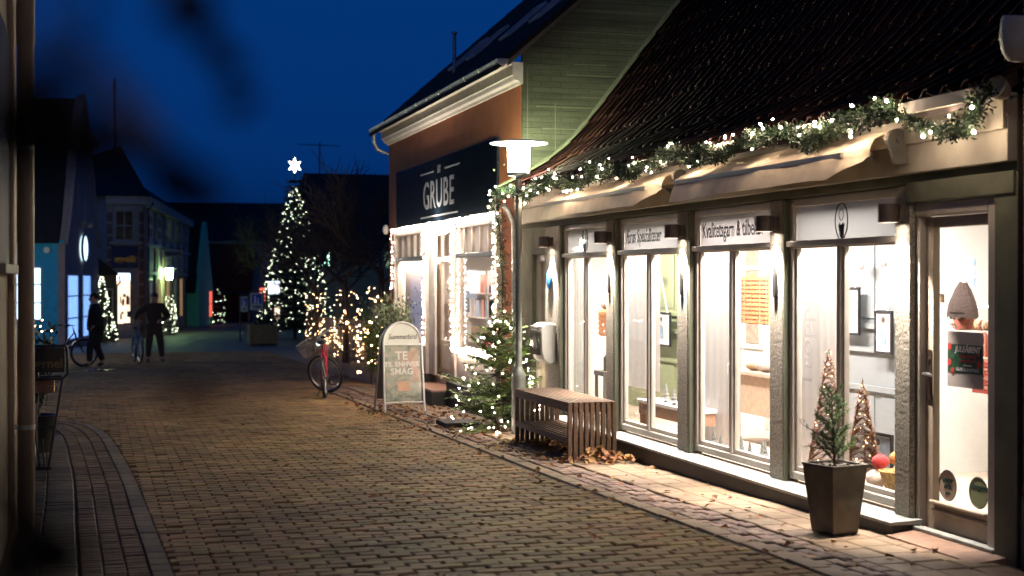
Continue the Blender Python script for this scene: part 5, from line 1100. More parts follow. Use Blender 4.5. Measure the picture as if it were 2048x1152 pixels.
def bare_tree(loc, h, label, lev=4, spread=.8, seed=1):
    random.seed(seed); t = thing('bare_tree', label, 'tree', loc, 'bare street trees'); p = Vector(loc)
    b = MB(); b.tube([p, p + Vector((.02, 0, h * .25)), p + Vector((.0, .03, h * .42))], [.085, .065, .058], 8); b.build('trunk', M_bark, t, smooth=50)
    c = MB()
    for k in range(5): a = k * 1.26 + rr(-.3, .3); grow(c, p + Vector((0, .02, h * (.36 + .015 * k))), (math.cos(a) * .9, math.sin(a) * .9, rr(.55, 1.0)), h * .255, .036, lev - 1, spread)
    c.build('crown', M_bark, t); return t
def tree_guard(loc, label, k):
    t = thing('tree_guard', label, 'tree guard', loc, 'lit tree guards'); x, y, z = loc; r = .25; h = 1.92
    for i in range(14):
        a = 2 * math.pi * i / 14; b = MB(); b.tube([(x + r * math.cos(a), y + r * math.sin(a), z), (x + r * math.cos(a), y + r * math.sin(a), z + h)], .009, 5); b.build('bar', M_bar, t)
    for zz in (.28, .95, 1.62): b = MB(); b.tube([(x + r * math.cos(a), y + r * math.sin(a), z + zz) for a in [2 * math.pi * i / 24 for i in range(24)]], .014, 5, closed=True); b.build('hoop', M_bar, t)
    random.seed(k * 7 + 3); pts = []
    for i in range(60): a = rr(0, 6.28); zz = .3 + 1.4 * ((i % 6) / 5.0) + rr(-.14, .14) if i % 2 else rr(.1, 1.75); pts.append((x + (r + .03) * math.cos(a), y + (r + .03) * math.sin(a), z + zz))
    bulbs(pts, BULB_WARM, t, .0062)
    bulbs([(x + rr(-.2, .2), y - .26, z + rr(.5, 1.6)) for _ in range(4)], BULB_WARM, t, .016)
for k, y in enumerate((30.9, 35.7, 40.9)):
    tree_guard((5.96, y, g(y)), ['round steel tree guard wound with warm lights, nearest the orange house', 'round steel tree guard wound with warm lights, in the middle of its row', 'round steel tree guard wound with warm lights, farthest along its row behind the red bicycle'][k], k)
    bare_tree((5.96, y, g(y)), 5.3 - .35 * k, ['bare street tree in the guard nearest the orange house', 'bare street tree in the middle guard of the row', 'bare street tree in the farthest guard beside the big lit fir'][k], 4, .85, 21 + k)
bare_tree((7.6, 68, g(68)), 6.5, 'leafless tree in the dark beyond the big lit fir', 4, 1.0, 5)
t = thing('plank_fence', 'tan board fence lit by fairy lights behind the tree guards', 'fence', (6.5, 36, g(36))); M_pl = mat('fence_plank', (.48, .31, .20), .7, var=.3, scale=12, stretch=(6, 6, .6), bump=.3, rnd=.2)
y = 29.5
while y < 45:
    w = rr(.13, .17); b = MB(); b.box(6.50 + rr(-.006, .006), 6.525, y, y + w - .012, g(y) + .02, g(y) + rr(1.02, 1.06)); b.build('plank', M_pl, t); y += w
for z in (.25, .8): b = MB(); b.hexa([(6.53, 29.4, g(29.4) + z), (6.57, 29.4, g(29.4) + z), (6.57, 45, g(45) + z), (6.53, 45, g(45) + z)], [(6.53, 29.4, g(29.4) + z + .08), (6.57, 29.4, g(29.4) + z + .08), (6.57, 45, g(45) + z + .08), (6.53, 45, g(45) + z + .08)]); b.build('rail', M_pl, t)
random.seed(8)
for nm, lb, y0, y1 in (('fairy_lights', 'warm fairy lights strung on the near half of the board fence', 29.6, 36.5), ('fairy_lights', 'warm fairy lights strung on the far half of the board fence', 36.6, 44.5)):
    light_string(nm, lb, [(6.455, y, g(y) + .50 + .30 * math.sin(y * 2.2)) for y in [y0 + (y1 - y0) * i / 40 for i in range(41)]], .11, .10, .0125, BULB_WARM, grp='fairy lights on the board fence', wire=False)

# ================================================================ BIG CHRISTMAS TREE
random.seed(4)
CX, CY = 7.35, 56.0; cz = g(CY)
t, tips = bough_tree((CX, CY, cz), 6.35, 1.55, 'big dark Christmas fir with strings of lights and a shining star in the square', 26, 11, mat('fir_night', (.020, .045, .018), .7, island=.4), nw=.02, nl=.15, bare=.07, sub=4)
pts = []
for i in range(280):
    s = ((i * .618) % 1) ** 1.15; z = .35 + 5.75 * s; a = i * .39 + math.sin(i * .7) * .2; rad = 1.56 * (1 - s) ** .8 + .04
    pts.append((CX + rad * math.cos(a), CY + rad * math.sin(a), cz + z - .16 * abs(math.sin(a * 2.5)) + rr(-.05, .05)))
bulbs(pts, BULB_TREE, t, .0125)
xb = MB()
for i in range(190):
    s = random.random() ** 1.2; a = rr(0, 6.28); rad = 1.50 * (1 - s) ** .8; c = Vector((CX + rad * math.cos(a), CY + rad * math.sin(a), cz + .3 + 5.7 * s)); q = .0105
    xb.add([c + Vector(v) * q for v in ((1, 0, 0), (-1, 0, 0), (0, 1, 0), (0, -1, 0), (0, 0, 1), (0, 0, -1))], [(0, 2, 4), (2, 1, 4), (1, 3, 4), (3, 0, 4), (2, 0, 5), (1, 2, 5), (3, 1, 5), (0, 3, 5)])
o = xb.build('bulb', emi('bulb_cool', (0, 0, 0), 0), t); o['kind'] = 'stuff'
b = MB(); c = Vector((CX, CY, 6.02)); o_ = [c + Vector((math.sin(math.pi * i / 6) * (.33 if i % 2 == 0 else .15) * (.85 if i % 6 else 1), 0, math.cos(math.pi * i / 6) * (.33 if i % 2 == 0 else .15))) for i in range(12)]
b.add([c + Vector((0, -.07, 0)), c + Vector((0, .07, 0))] + o_, [(0, 2 + (i + 1) % 12, 2 + i) for i in range(12)] + [(1, 2 + i, 2 + (i + 1) % 12) for i in range(12)])
b.build('star', emi('star_glow', (1, .97, .86), 5), t); b = MB(); b.tube([(CX, CY, cz + 6.3), (CX, CY, 5.74)], .02, 5); b.build('star_pole', M_black, t)

# planter box and information boards
t = thing('planter_box', 'square wooden planter box of boards standing in the square before the big fir', 'planter', (5.4, 49.4, g(49.4))); M_pb = mat('box_plank', (.17, .12, .05), .7, var=.3, stretch=(1, 1, 6), bump=.2); z0 = g(49.4)
for i in range(5): b = MB(); b.box(4.93, 5.83, 49.0, 49.04, z0 + .06 + i * .13, z0 + .18 + i * .13); b.build('plank', M_pb, t); b = MB(); b.box(4.90, 4.93, 49.04, 49.9, z0 + .06 + i * .13, z0 + .18 + i * .13); b.build('plank', M_pb, t)
for x in (4.89, 5.78): b = MB(); b.box(x, x + .07, 48.96, 49.0, z0, z0 + .74); b.build('corner_post', M_pb, t)
b = MB(); b.box(4.94, 5.82, 49.05, 49.9, z0 + .02, z0 + .66); b.build('soil', mat('bark_soil', (0, 0, 0)), t)
leafy((5.4, 49.45, z0 + .66), .22, .55, 'low dark evergreen planting in the wooden planter box', 'box_planting', mat('box_leaf', (.02, .035, .015), .6), 260, .12, .03, 'plant')
def info_sign(x, y, label, w, h, top, body):
    t = thing('info_sign', label, 'sign', (x, y, g(y))); b = MB()
    for s in (-1, 1): b.tube([(x + s * w / 2, y, g(y)), (x + s * w / 2, y, top), (x + s * w / 2 * .8, y, top + .06), (x, y, top + .08)], .03, 6)
    b.build('frame', M_black, t); b = MB(); b.box(x - w / 2 + .02, x + w / 2 - .02, y - .04, y + .02, top - h, top); pn = b.build('panel', mat('sign_cream', (.50, .48, .40), .5), t)
    b = MB(); b.box(x - w * .36, x + w * .36, y - .055, y - .041, top - h * .62, top - .05); b.build('blue_field', mat('sign_blue', (.02, .06, .30), .4), pn)
    for s, k in ((-.12, 1.0), (.10, .72)):
        b = MB(); hh = h * .42 * k; zb = top - h * .58; cx = x + s * w
        b.prism([(cx + a * w * .16 * k, y - .056, zb + d * hh) for a, d in ((-.5, 0), (.5, 0), (.3, .55), (.28, .72), (-.28, .72), (-.3, .55))], (0, -.006, 0)); b.prism([(cx + w * .065 * k * math.cos(q), y - .056, zb + hh * .86 + w * .075 * k * math.sin(q)) for q in [2 * math.pi * i / 10 for i in range(10)]], (0, -.006, 0)); b.build('figure_symbol', M_paper, pn)
    text(body, w * .24, M_ink, pn, (x, y - .048, top - h * .82), basis=FACE_S, bold=.006); return t
info_sign(5.50, 52.5, 'black framed notice board with a blue pictogram of two figures behind the planter box', .50, .62, 1.06, 'TORV')
info_sign(5.12, 53.2, 'white edged information pillar with blue fields, left of the pictogram board', .30, .55, .92, 'info')

# ================================================================ FAR BUILDINGS
M_tile_d = mat('dark_roof', (.016, .012, .010), .8, var=.3, scale=3, bump=.3)
def frame_of(A, B): A, B = Vector(A), Vector(B); u = (B - A).normalized(); return A, u, u.cross(Vector((0, 0, 1))).normalized()
def wallbox(mb, A, u, nrm, s0, s1, z0, z1, d0, d1):
    q = lambda s, d, z: (A.x + u.x * s + nrm.x * d, A.y + u.y * s + nrm.y * d, z)
    return mb.hexa([q(s0, d0, z0), q(s1, d0, z0), q(s1, d1, z0), q(s0, d1, z0)], [q(s0, d0, z1), q(s1, d0, z1), q(s1, d1, z1), q(s0, d1, z1)])
def window(parent, A, u, nr, s0, s1, z0, z1, nx, nz, m_frame, m_pane, name='window', fr=.06):
    b = MB()
    for a, c in ((s0, s0 + fr), (s1 - fr, s1)): wallbox(b, A, u, nr, a, c, z0, z1, -.03, .04)
    for a, c in ((z0, z0 + fr), (z1 - fr, z1)): wallbox(b, A, u, nr, s0 + fr, s1 - fr, a, c, -.03, .04)
    for i in range(1, nx): s = s0 + (s1 - s0) * i / nx; wallbox(b, A, u, nr, s - fr * .35, s + fr * .35, z0 + fr, z1 - fr, -.02, .035)
    for i in range(1, nz): z = z0 + (z1 - z0) * i / nz; wallbox(b, A, u, nr, s0 + fr, s1 - fr, z - fr * .35, z + fr * .35, -.021, .034)
    w = b.build(name, m_frame, parent); b = MB(); q = lambda s, z: (A.x + u.x * s + nr.x * .012, A.y + u.y * s + nr.y * .012, z)
    b.poly([q(s0 + fr, z0 + fr), q(s1 - fr, z0 + fr), q(s1 - fr, z1 - fr), q(s0 + fr, z1 - fr)]); b.build('pane', m_pane, w); return w
M_dpane = mat('night_pane', (.008, .008, .008), .25, spec=.15)
# blue house with the bell shaped gable
A = Vector((-1.08, 48, 0)); B_ = Vector((-.05, 54.0, 0)); A, u, nr = frame_of(A, B_); gw_ = 6.09; z0 = -.9
bh = thing('blue_house', 'blue rendered house with a tall curved grey gable and lit windows', 'house', (A.x, A.y, g(48)))
M_blu = mat('blue_render', (.03, .34, .60), .8, var=.1, bump=.1); M_ggr = mat('mauve_gable', (.27, .21, .22), .85, var=.12, bump=.1)
wv = Vector((-.985, .169, 0)); 
b = MB(); q = lambda s, d, z: tuple(A + u * s + wv * d + Vector((0, 0, z)))
b.hexa([q(.02, .05, z0), q(.02, 16, z0), q(gw_, 16, z0), q(gw_, .05, z0)], [q(.02, .05, 2.82), q(.02, 16, 2.82), q(gw_, 16, 2.82), q(gw_, .05, 2.82)]); b.build('wall', M_blu, bh)
gp = [(0, z0), (0, 2.7), (.28, 3.1), (.6, 3.65), (1.0, 4.5), (1.6, 5.7), (2.3, 6.9), (2.95, 7.85), (3.15, 7.85)]; gp2 = gp + [(gw_ - s, z) for s, z in reversed(gp)]
b = MB(); b.prism([q(s, 0, z) for s, z in gp2], wv * .22); b.build('gable_wall', M_ggr, bh)
b = MB(); b.tube([q(s, -.03, z + .03) for s, z in gp2[1:-1]], .07, 5); b.build('coping', mat('coping_grey', (.30, .26, .24), .8), bh)
b = MB(); rp = [(-.25, 2.72), (3.05, 7.75), (gw_ + .25, 2.72)]; b.prism([q(s, .2, z) for s, z in rp], wv * 16); b.build('roof', M_tile_d, bh)
E_bw = emi('blue_window', (.50, .72, 1), 1.15); E_bw2 = emi('blue_blind', (.24, .46, 1), .75)
un_ = -u; Aw = A.copy(); uw = wv; nw_ = -u
window(bh, Aw, uw, nw_, .70, 1.72, .22, 1.98, 1, 3, mat('blue_frame', (.25, .32, .45), .5), E_bw)
for s0, s1 in ((.28, 2.1), (2.85, 4.4)):
    w = window(bh, A, u, nr, s0, s1, -.45, 1.74, 1, 3, mat('blue_frame', (0, 0, 0)), E_bw2)
    for i in range(1, 6): s = s0 + (s1 - s0) * i / 6; b = MB(); wallbox(b, A, u, nr, s - .02, s + .02, -.4, 1.68, .015, .03); b.build('blind_slat', mat('blind_blue', (.05, .12, .3), .6), w)
t = thing('oval_sign', 'glowing blue white round sign on the gable of the blue house', 'sign', (A.x + u.x * 2.95, A.y + u.y * 2.95, 2.6)); c = A + u * 2.95 + nr * .10 + Vector((0, 0, 2.62))
b = MB(); b.prism(ellipse(c, .50, .44, u, (0, 0, 1), 28), -nr * .08); b.build('face', emi('sign_glow', (.62, .90, 1), .85), t); b = MB(); b.tube(ellipse(c + nr * .0, .54, .47, u, (0, 0, 1), 28), .05, 6, closed=True); b.build('rim', mat('rim_blue', (.02, .08, .22), .4), t)
for s in (2.1, 3.4): b = MB(); c = A + u * s + nr * .18 + Vector((0, 0, 3.45)); b.ball(c, .11, 10, 8); b.tube([c, c - nr * .16, c - nr * .16 + Vector((0, 0, 1.4))], .02, 5); o = b.build('gable_lamp', mat('lamp_ivory', (.42, .36, .26), .5), smooth=50); tag(o, 'small unlit ivory gable lamp above the glowing sign, ' + ('on the side of the blue wall' if s < 3 else 'on the side of the corner house'), 'lamp', 'unlit gable lamps')
b = MB(); b.lathe([(.0, 0), (.10, .01), (.10, .1), (.0, .11)], A + wv * .55 - u * .08 + Vector((0, 0, 2.5)), 14, Matrix.Rotation(R(90), 3, 'X')); o = b.build('bulkhead_lamp', M_white); tag(o, 'small round white unlit lamp under the eaves of the blue house', 'lamp')
street_lamp((-3.35, 39.5, g(39.5)), 'unseen street lamp of the same kind, added to light the blue house front', emi('added_lamp_white', (.95, 1, .80), 120))  # added out of view to brighten the blue wall and corner house
# two storey corner house
ch = thing('corner_house', 'pale two storey corner house with a cut off corner and quoins', 'house', (1.0, 60, g(60)))
M_chw = mat('pale_stucco', (.55, .49, .37), .85, var=.15, bump=.15); M_quo = mat('quoin_brick', (.30, .18, .13), .8); M_trim = mat('trim_cream', (.58, .53, .43), .7)
C0, C1, C2 = Vector((.28, 60, 0)), Vector((1.78, 60, 0)), Vector((5.0, 84, 0)); CL = Vector((-6, 66, 0)); ze = 4.95; zb = -1.2
b = MB(); b.prism([(C0.x, C0.y, zb), (C1.x, C1.y, zb), (C2.x, C2.y, zb), (-6, 90, zb), (CL.x, CL.y, zb)], (0, 0, ze - zb)); b.build('wall', M_chw, ch)
ap, ap2 = Vector((.9, 66, 7.55)), Vector((1.6, 86, 7.55)); e = [Vector((C0.x - .1, 59.7, ze)), Vector((1.95, 59.7, ze)), Vector((5.3, 84.2, ze)), Vector((-6.5, 90, ze)), Vector((-6.5, 65.6, ze))]
b = MB(); b.add(e + [ap, ap2], [(0, 1, 5), (1, 2, 6, 5), (2, 3, 6), (3, 4, 5, 6), (4, 0, 5), (4, 3, 2, 1, 0)]); b.build('roof', M_tile_d, ch)
b = MB(); b.tube([(.64, 65.5, 6.6), (.64, 65.5, 10.45)], .05, 6); b.box(.5, .78, 65.45, 65.55, 10.0, 10.05); b.build('mast', M_black, ch)
A1, u1, n1 = frame_of(C0, C1); b = MB()
wallbox(b, A1, u1, n1, -.05, 1.55, 4.62, 4.96, .0, .18); b.build('cornice', M_trim, ch); b = MB(); wallbox(b, A1, u1, n1, .1, 1.4, 2.98, 3.10, .002, .14); b.build('string_course', M_trim, ch); b = MB(); wallbox(b, A1, u1, n1, .26, 1.12, 4.40, 4.52, .003, .10); b.build('window_hood', M_trim, ch)
for side in (0, 1):
    for i in range(10):
        b = MB(); z = -.6 + i * .5; s = .0 if side == 0 else 1.26; wallbox(b, A1, u1, n1, s, s + .22, z, z + .4, .002, .035); b.build('quoin', M_quo, ch)
window(ch, A1, u1, n1, .30, 1.06, 3.12, 4.38, 2, 2, M_trim, M_dpane)
b = MB(); wallbox(b, A1, u1, n1, .17, 1.22, 2.02, 2.92, .002, .05); pb_ = b.build('name_panel', mat('slate_blue_panel', (.085, .10, .14), .7), ch)
text('optik', .36, mat('gold_letters', (.32, .20, .03), .35, .7), pb_, (C0.x + .70, 59.93, 2.38), basis=FACE_S, bold=.012, shear=.2, spacing=1.1)
text('1896', .20, mat('worn_letters', (.10, .085, .06), .7), ch, (C0.x + .68, 59.985, 4.575), basis=FACE_S) if False else None
dw = window(ch, A1, u1, n1, .28, .96, -.30, 1.86, 1, 1, mat('teal_frame', (.03, .16, .24), .5), emi('warm_shop', (1, .70, .48), .8), 'shop_door')
b = MB(); wallbox(b, A1, u1, n1, .34, .90, 1.5, 1.80, .05, .06); b.build('top_light', emi('pale_window', (.70, .80, 1), 1.6), dw)
for i in range(9): b = MB(); s, z = rr(.36, .8), rr(-.15, 1.2); wallbox(b, A1, u1, n1, s, s + rr(.05, .16), z, z + rr(.08, .3), .02, .035); b.build('display_item', mat('disp%d' % (i % 3), ((.25, .06, .04), (.3, .25, .2), (.12, .1, .1))[i % 3], .6), dw)
for i in range(3): b = MB(); wallbox(b, A1, u1, n1, .2, 1.1, -1.2, -.32 - i * .14, .0 + .28 * i + .002 * i, .28 * (i + 1)); b.build('step', M_trim, ch)
A2, u2, n2 = frame_of(C1, C2); Lw = (C2 - C1).length
b = MB(); wallbox(b, A2, u2, n2, 0, Lw, 4.55, 4.96, .0, .22); b.build('cornice', M_trim, ch); b = MB(); wallbox(b, A2, u2, n2, 0, Lw, 2.9, 3.05, .002, .14); b.build('string_course', M_trim, ch); b = MB(); wallbox(b, A2, u2, n2, 0, Lw, 1.75, 1.88, .002, .12); b.build('string_course', M_trim, ch)
b = MB(); b.tube([A2 + n2 * .3 + Vector((0, 0, 4.7)) + u2 * .4, A2 + n2 * .1 + Vector((0, 0, 4.4)) + u2 * .2, A2 + n2 * .1 + Vector((0, 0, -.8)) + u2 * .2], .05, 6); b.build('downpipe', M_black, ch)
for i in range(6):
    s = .9 + i * 3.9; window(ch, A2, u2, n2, s, s + 2.0, 3.1, 4.5, 2, 2, M_trim, M_dpane, fr=.25); window(ch, A2, u2, n2, s, s + 2.0, -.5, 1.7, 2, 1, M_trim, emi('dim_amber', (1, .6, .3), .12) if i in (1, 2, 4) else M_dpane, fr=.12)
    b = MB(); wallbox(b, A2, u2, n2, s + .1, s + 1.9, 1.95, 2.85, .0, .06); b.build('parapet_panel', M_trim, ch); b = MB(); wallbox(b, A2, u2, n2, s - 1.5, s - .6, -1.0, 4.5, .0, .10); b.build('pilaster', M_quo, ch)
t = thing('wall_lantern', 'glowing green white street lantern on a bracket on the corner house', 'street lamp', (3.05, 66.5, 2.2)); p = Vector((3.02, 66.2, 0))
b = MB(); b.lathe([(.13, 1.55), (.17, 2.05)], p, 20); b.build('lamp_glass', emi('lantern_green', (.55, 1, .45), 32), t); b = MB(); b.lathe([(.38, 2.06), (.30, 2.12), (.0, 2.2)], p, 24); b.tube([p + Vector((0, 0, 2.15)), p + Vector((0, 0, 2.6)), p + Vector((-.45, .1, 2.6))], .03, 6); b.build('hood', mat('hood_grey', (0, 0, 0)), t)
t = thing('hanging_sign', 'grey hanging shop sign on a black bracket above the green lantern', 'sign', (2.9, 64.5, 2.7)); b = MB(); b.box(2.72, 3.50, 64.5, 64.56, 2.55, 2.84); b.build('board', mat('sign_grey', (.27, .25, .22), .6), t); text('opmærk', .20, M_ink, t, (3.11, 64.49, 2.70), basis=FACE_S, bold=.008)
b = MB(); b.tube([(2.2, 64.53, 2.92), (3.5, 64.53, 2.92)], .02, 5); b.tube([(2.8, 64.53, 2.92), (2.8, 64.53, 2.84)], .012, 4); b.tube([(3.42, 64.53, 2.92), (3.42, 64.53, 2.84)], .012, 4); b.build('bracket', M_black, t)
# small lean-to next to the blue house
lt = thing('porch', 'low lean to with a small steep roof between the blue house and the corner house', 'porch', (.3, 56.5, g(56))); b = MB(); b.box(-.3, .62, 56.2, 59.8, -1.0, 1.75); b.build('wall', mat('porch_wall', (.16, .11, .075), .8), lt)
b = MB(); b.add([(-.35, 55.95, 2.62), (.72, 55.95, 1.72), (.72, 59.9, 1.72), (-.35, 59.9, 2.62), (-.35, 55.95, 1.72), (-.35, 59.9, 1.72)], [(0, 1, 2, 3), (0, 4, 1), (3, 2, 5), (1, 4, 5, 2)]); b.build('roof', M_tile_d, lt)
Ap, up_, np_ = frame_of((.0, 56.2, 0), (.6, 56.2, 0)); window(lt, Ap, up_, np_, .24, .48, -.2, 1.2, 1, 4, M_trim, M_dpane, fr=.04)
b = MB(); b.tube([(.72, 56.0, 1.7), (.74, 56.0, 1.45), (.62, 56.1, 1.3), (.62, 56.1, -.6)], .035, 6); b.build('downpipe', M_black, lt)
# lit shrubs by the doors
random.seed(9)
t, _ = bough_tree((.06, 54.2, g(54)), 2.35, .58, 'slim conifer wound with white lights leaning beside the walking person', 12, 7, mat('fir_night', (0, 0, 0)), name='lit_conifer', nw=.014, nl=.1, sub=3)
bulbs([(.06 + (.55 * (1 - s) + .05) * math.cos(a), 54.2 + (.55 * (1 - s) + .05) * math.sin(a), g(54) + .1 + 2.3 * s) for s, a in [(random.random() ** 1.1, rr(0, 6.28)) for _ in range(150)]], BULB_TREE, t, .013)
t, _ = bough_tree((2.95, 64.2, g(64)), 1.75, .34, 'short column of clipped conifer with white lights under the green lantern', 10, 7, mat('fir_night', (0, 0, 0)), name='lit_conifer', nw=.014, nl=.1, sub=3)
bulbs([(2.95 + .36 * (1 - .5 * s) * math.cos(a), 64.2 + .36 * math.sin(a), g(64) + .1 + 1.6 * s) for s, a in [(random.random(), rr(0, 6.28)) for _ in range(85)]], BULB_TREE, t, .013)
t, _ = bough_tree((6.75, 86, g(86)), 2.3, .4, 'small conifer with a few white lights beside the green gable', 9, 6, mat('fir_night', (0, 0, 0)), name='lit_conifer', nw=.014, nl=.12, sub=3)
bulbs([(6.75 + .4 * math.cos(a), 86 + .4 * math.sin(a), g(86) + .1 + 2.1 * s) for s, a in [(random.random(), rr(3.2, 6.2)) for _ in range(22)]], BULB_TREE, t, .013)
# next houses down the street
n2h = thing('narrow_house', 'narrow pale house with red lit doorway next to the corner house', 'house', (5.2, 85, g(85))); b = MB(); b.prism([(5.02, 84.3, -1.4), (5.35, 88, -1.4), (2, 90, -1.4), (2, 84.3, -1.4)], (0, 0, 5.0)); b.build('wall', mat('pale_green_render', (.22, .28, .22), .85), n2h); b = MB(); b.prism([(2, 84.2, 3.62), (5.2, 84.2, 3.62), (3.4, 84.2, 5.2)], (0, 4, 0)); b.build('roof', M_tile_d, n2h)
A3, u3, n3 = frame_of((5.02, 84.3, 0), (5.35, 88, 0)); window(n2h, A3, u3, n3, .6, 1.6, -.9, 1.3, 1, 2, M_trim, emi('red_glow', (1, .12, .08), .5))
gh = thing('green_gable_house', 'small steep gabled house lit green by the street lantern', 'house', (5.9, 84, g(84))); A4, u4, n4 = frame_of((5.30, 80.6, 0), (6.55, 87.4, 0)); wv4 = -n4; q4 = lambda s, d, z: tuple(A4 + u4 * s + wv4 * d + Vector((0, 0, z)))
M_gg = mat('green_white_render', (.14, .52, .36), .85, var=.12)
b = MB(); b.prism([q4(s, 0, z) for s, z in ((0, -1.3), (0, .95), (3.0, 4.5), (3.45, 4.9), (3.9, 4.5), (6.9, .95), (6.9, -1.3))], wv4 * .25); b.build('gable_wall', M_gg, gh); b = MB(); b.prism([q4(s, .2, z) for s, z in ((-.2, .8), (3.45, 4.8), (7.1, .8))], wv4 * 9); b.build('roof', M_tile_d, gh); b = MB(); b.hexa([q4(.05, .26, -1.3), q4(6.85, .26, -1.3), q4(6.85, 9, -1.3), q4(.05, 9, -1.3)], [q4(.05, .26, .9), q4(6.85, .26, .9), q4(6.85, 9, .9), q4(.05, 9, .9)]); b.build('wall', M_gg, gh)
window(gh, A4, u4, n4, 4.6, 6.2, -.7, .9, 1, 2, M_trim, emi('red_glow', (1, .12, .08), .5))
rh_ = thing('red_house', 'long dark red house with a pale eaves line across the end of the street', 'house', (9, 96, g(96))); M_rd = mat('dark_red_render', (.26, .035, .025), .85, var=.2)
b = MB(); b.box(6.9, 11.2, 95, 101, -1.5, 4.0); b.build('wall', M_rd, rh_); b = MB(); b.box(6.8, 11.3, 94.85, 95, 3.9, 4.12); b.build('eaves_board', M_trim, rh_); b = MB(); b.prism([(3.5, 94.6, 4.1), (3.5, 101.4, 4.1), (3.5, 98, 6.75)], (9.5, 0, 0)); b.build('roof', M_tile_d, rh_)
b = MB(); b.box(6.9, 9.8, 94.2, 94.97, .55, .80); b.build('awning_board', mat('dark_awning', (.05, .04, .035), .8), rh_); A5, u5, n5 = frame_of((6.9, 95, 0), (11, 95, 0)); window(rh_, A5, u5, n5, 1.9, 2.4, -.6, .4, 1, 2, M_trim, M_dpane)
ph = thing('pink_house', 'pale pink house with lit shop windows partly behind the big fir', 'house', (11, 88, g(88))); M_pk = mat('pink_render', (.42, .28, .22), .85); b = MB(); b.prism([(9.6, 90, -1.4), (9.6, 90, 1.0), (9.8, 90, 2.6), (9.5, 90, 3.2), (9.35, 90, 3.8), (13, 90, 3.8), (13, 90, -1.4)], (0, 5, 0)); b.build('wall', M_pk, ph)
A6, u6, n6 = frame_of((9.6, 90, 0), (13, 90, 0)); window(ph, A6, u6, n6, .35, 1.6, .55, 1.5, 2, 1, M_trim, emi('pale_window', (0, 0, 0), 0)); window(ph, A6, u6, n6, .9, 1.6, -1.0, -.1, 1, 1, M_trim, emi('warm_shop', (0, 0, 0), 0)); b = MB(); wallbox(b, A6, u6, n6, .02, .35, .2, 1.0, .002, .02); b.build('lit_wall_patch', emi('coral_glow', (1, .20, .12), .55), ph)  # coral patch glows in place of light falling on the pink wall
bk = thing('back_house', 'big dark roofed house behind the bare street trees', 'house', (14, 74, g(74))); b = MB(); b.box(9.9, 30, 72, 82, -1.4, 3.6); b.build('wall', mat('grey_render', (.20, .18, .14), .85), bk); b = MB(); b.prism([(10.6, 71.5, 3.5), (11.2, 71.5, 5.2), (12, 77, 7.3), (30, 77, 7.3), (30, 71.5, 3.5)], (0, .01, 0)) if False else b.add([(9.5, 71.5, 3.5), (30, 71.5, 3.5), (30, 82.5, 3.5), (9.5, 82.5, 3.5), (10.6, 77, 7.3), (30, 77, 7.3)], [(0, 1, 5, 4), (1, 2, 5), (2, 3, 4, 5), (3, 0, 4), (3, 2, 1, 0)]); b.build('roof', M_tile_d, bk)
A7, u7, n7 = frame_of((9.9, 72, 0), (30, 72, 0)); window(bk, A7, u7, n7, .85, 1.35, 2.2, 2.95, 1, 1, M_trim, emi('mint_window', (.45, 1, .72), 2.2)); window(bk, A7, u7, n7, 4.1, 4.9, 2.1, 3.0, 2, 2, M_trim, emi('mint_dim', (.4, .8, .6), .12))
b = MB(); b.tube([(11.45, 77, 7.0), (11.45, 77, 9.0)], .04, 5); b.tube([(10.3, 77, 8.85), (12.6, 77, 8.8)], .02, 4)
for i in range(6): b.tube([(10.5 + i * .35, 76.6, 8.84), (10.5 + i * .35, 77.4, 8.84)], .012, 4)
b.build('aerial', M_black, bk)
b = MB(); b.lathe([(.32, .0), (.32, .015), (.0, .02)], (.02, 33.3, g(33.3)), 20); o = b.build('manhole_cover', mat('wet_iron', (.2, .19, .17), .12, .9)); tag(o, 'shiny round manhole cover in the paving near the walking person', 'manhole cover')

# ================================================================ PEOPLE
def skin(name, m, parent, chains, M4, sub=2):
    idx = {}; vs = []; rs = []; es = []
    for ch in chains:
        prev = None
        for p, r in ch:
            k = tuple(round(c, 4) for c in p)
            if k not in idx: idx[k] = len(vs); vs.append(M4 @ Vector(p)); rs.append(r)
            if prev is not None and prev != idx[k]: es.append((prev, idx[k]))
            prev = idx[k]
    me = bpy.data.meshes.new(name); me.from_pydata(vs, es, []); me.update(); o = link(bpy.data.objects.new(name, me), parent)
    o.modifiers.new('skin', 'SKIN'); sk = me.skin_vertices[0].data
    for i, r in enumerate(rs): sk[i].radius = (r, r) if not isinstance(r, tuple) else r
    sk[0].use_root = True
    s = o.modifiers.new('sub', 'SUBSURF'); s.levels = sub; s.render_levels = sub; me.materials.append(m)
    o.modifiers['skin'].use_smooth_shade = True; return o
M_skin = mat('skin', (.40, .24, .17), .6)
def hand(p, d, side):
    """five fingers of unequal length on a short palm, slightly curled"""
    p, d = Vector(p), Vector(d).normalized(); s = Vector(side).normalized(); out = []; palm = p + d * .07
    up = d.cross(s)
    for i, L in enumerate((.055, .068, .072, .06)):
        o = palm + s * (-.03 + .02 * i); out.append([(tuple(p), .028), (tuple(p + d * .045), (.034, .022)), (tuple(o), .010), (tuple(o + d * L * .5 - up * .012), .009), (tuple(o + d * L * .85 - up * .035), .008)])
    th = p + d * .03 - s * .035; out.append([(tuple(p), .028), (tuple(th), .012), (tuple(th + d * .035 - s * .015 - up * .01), .010)]); return out
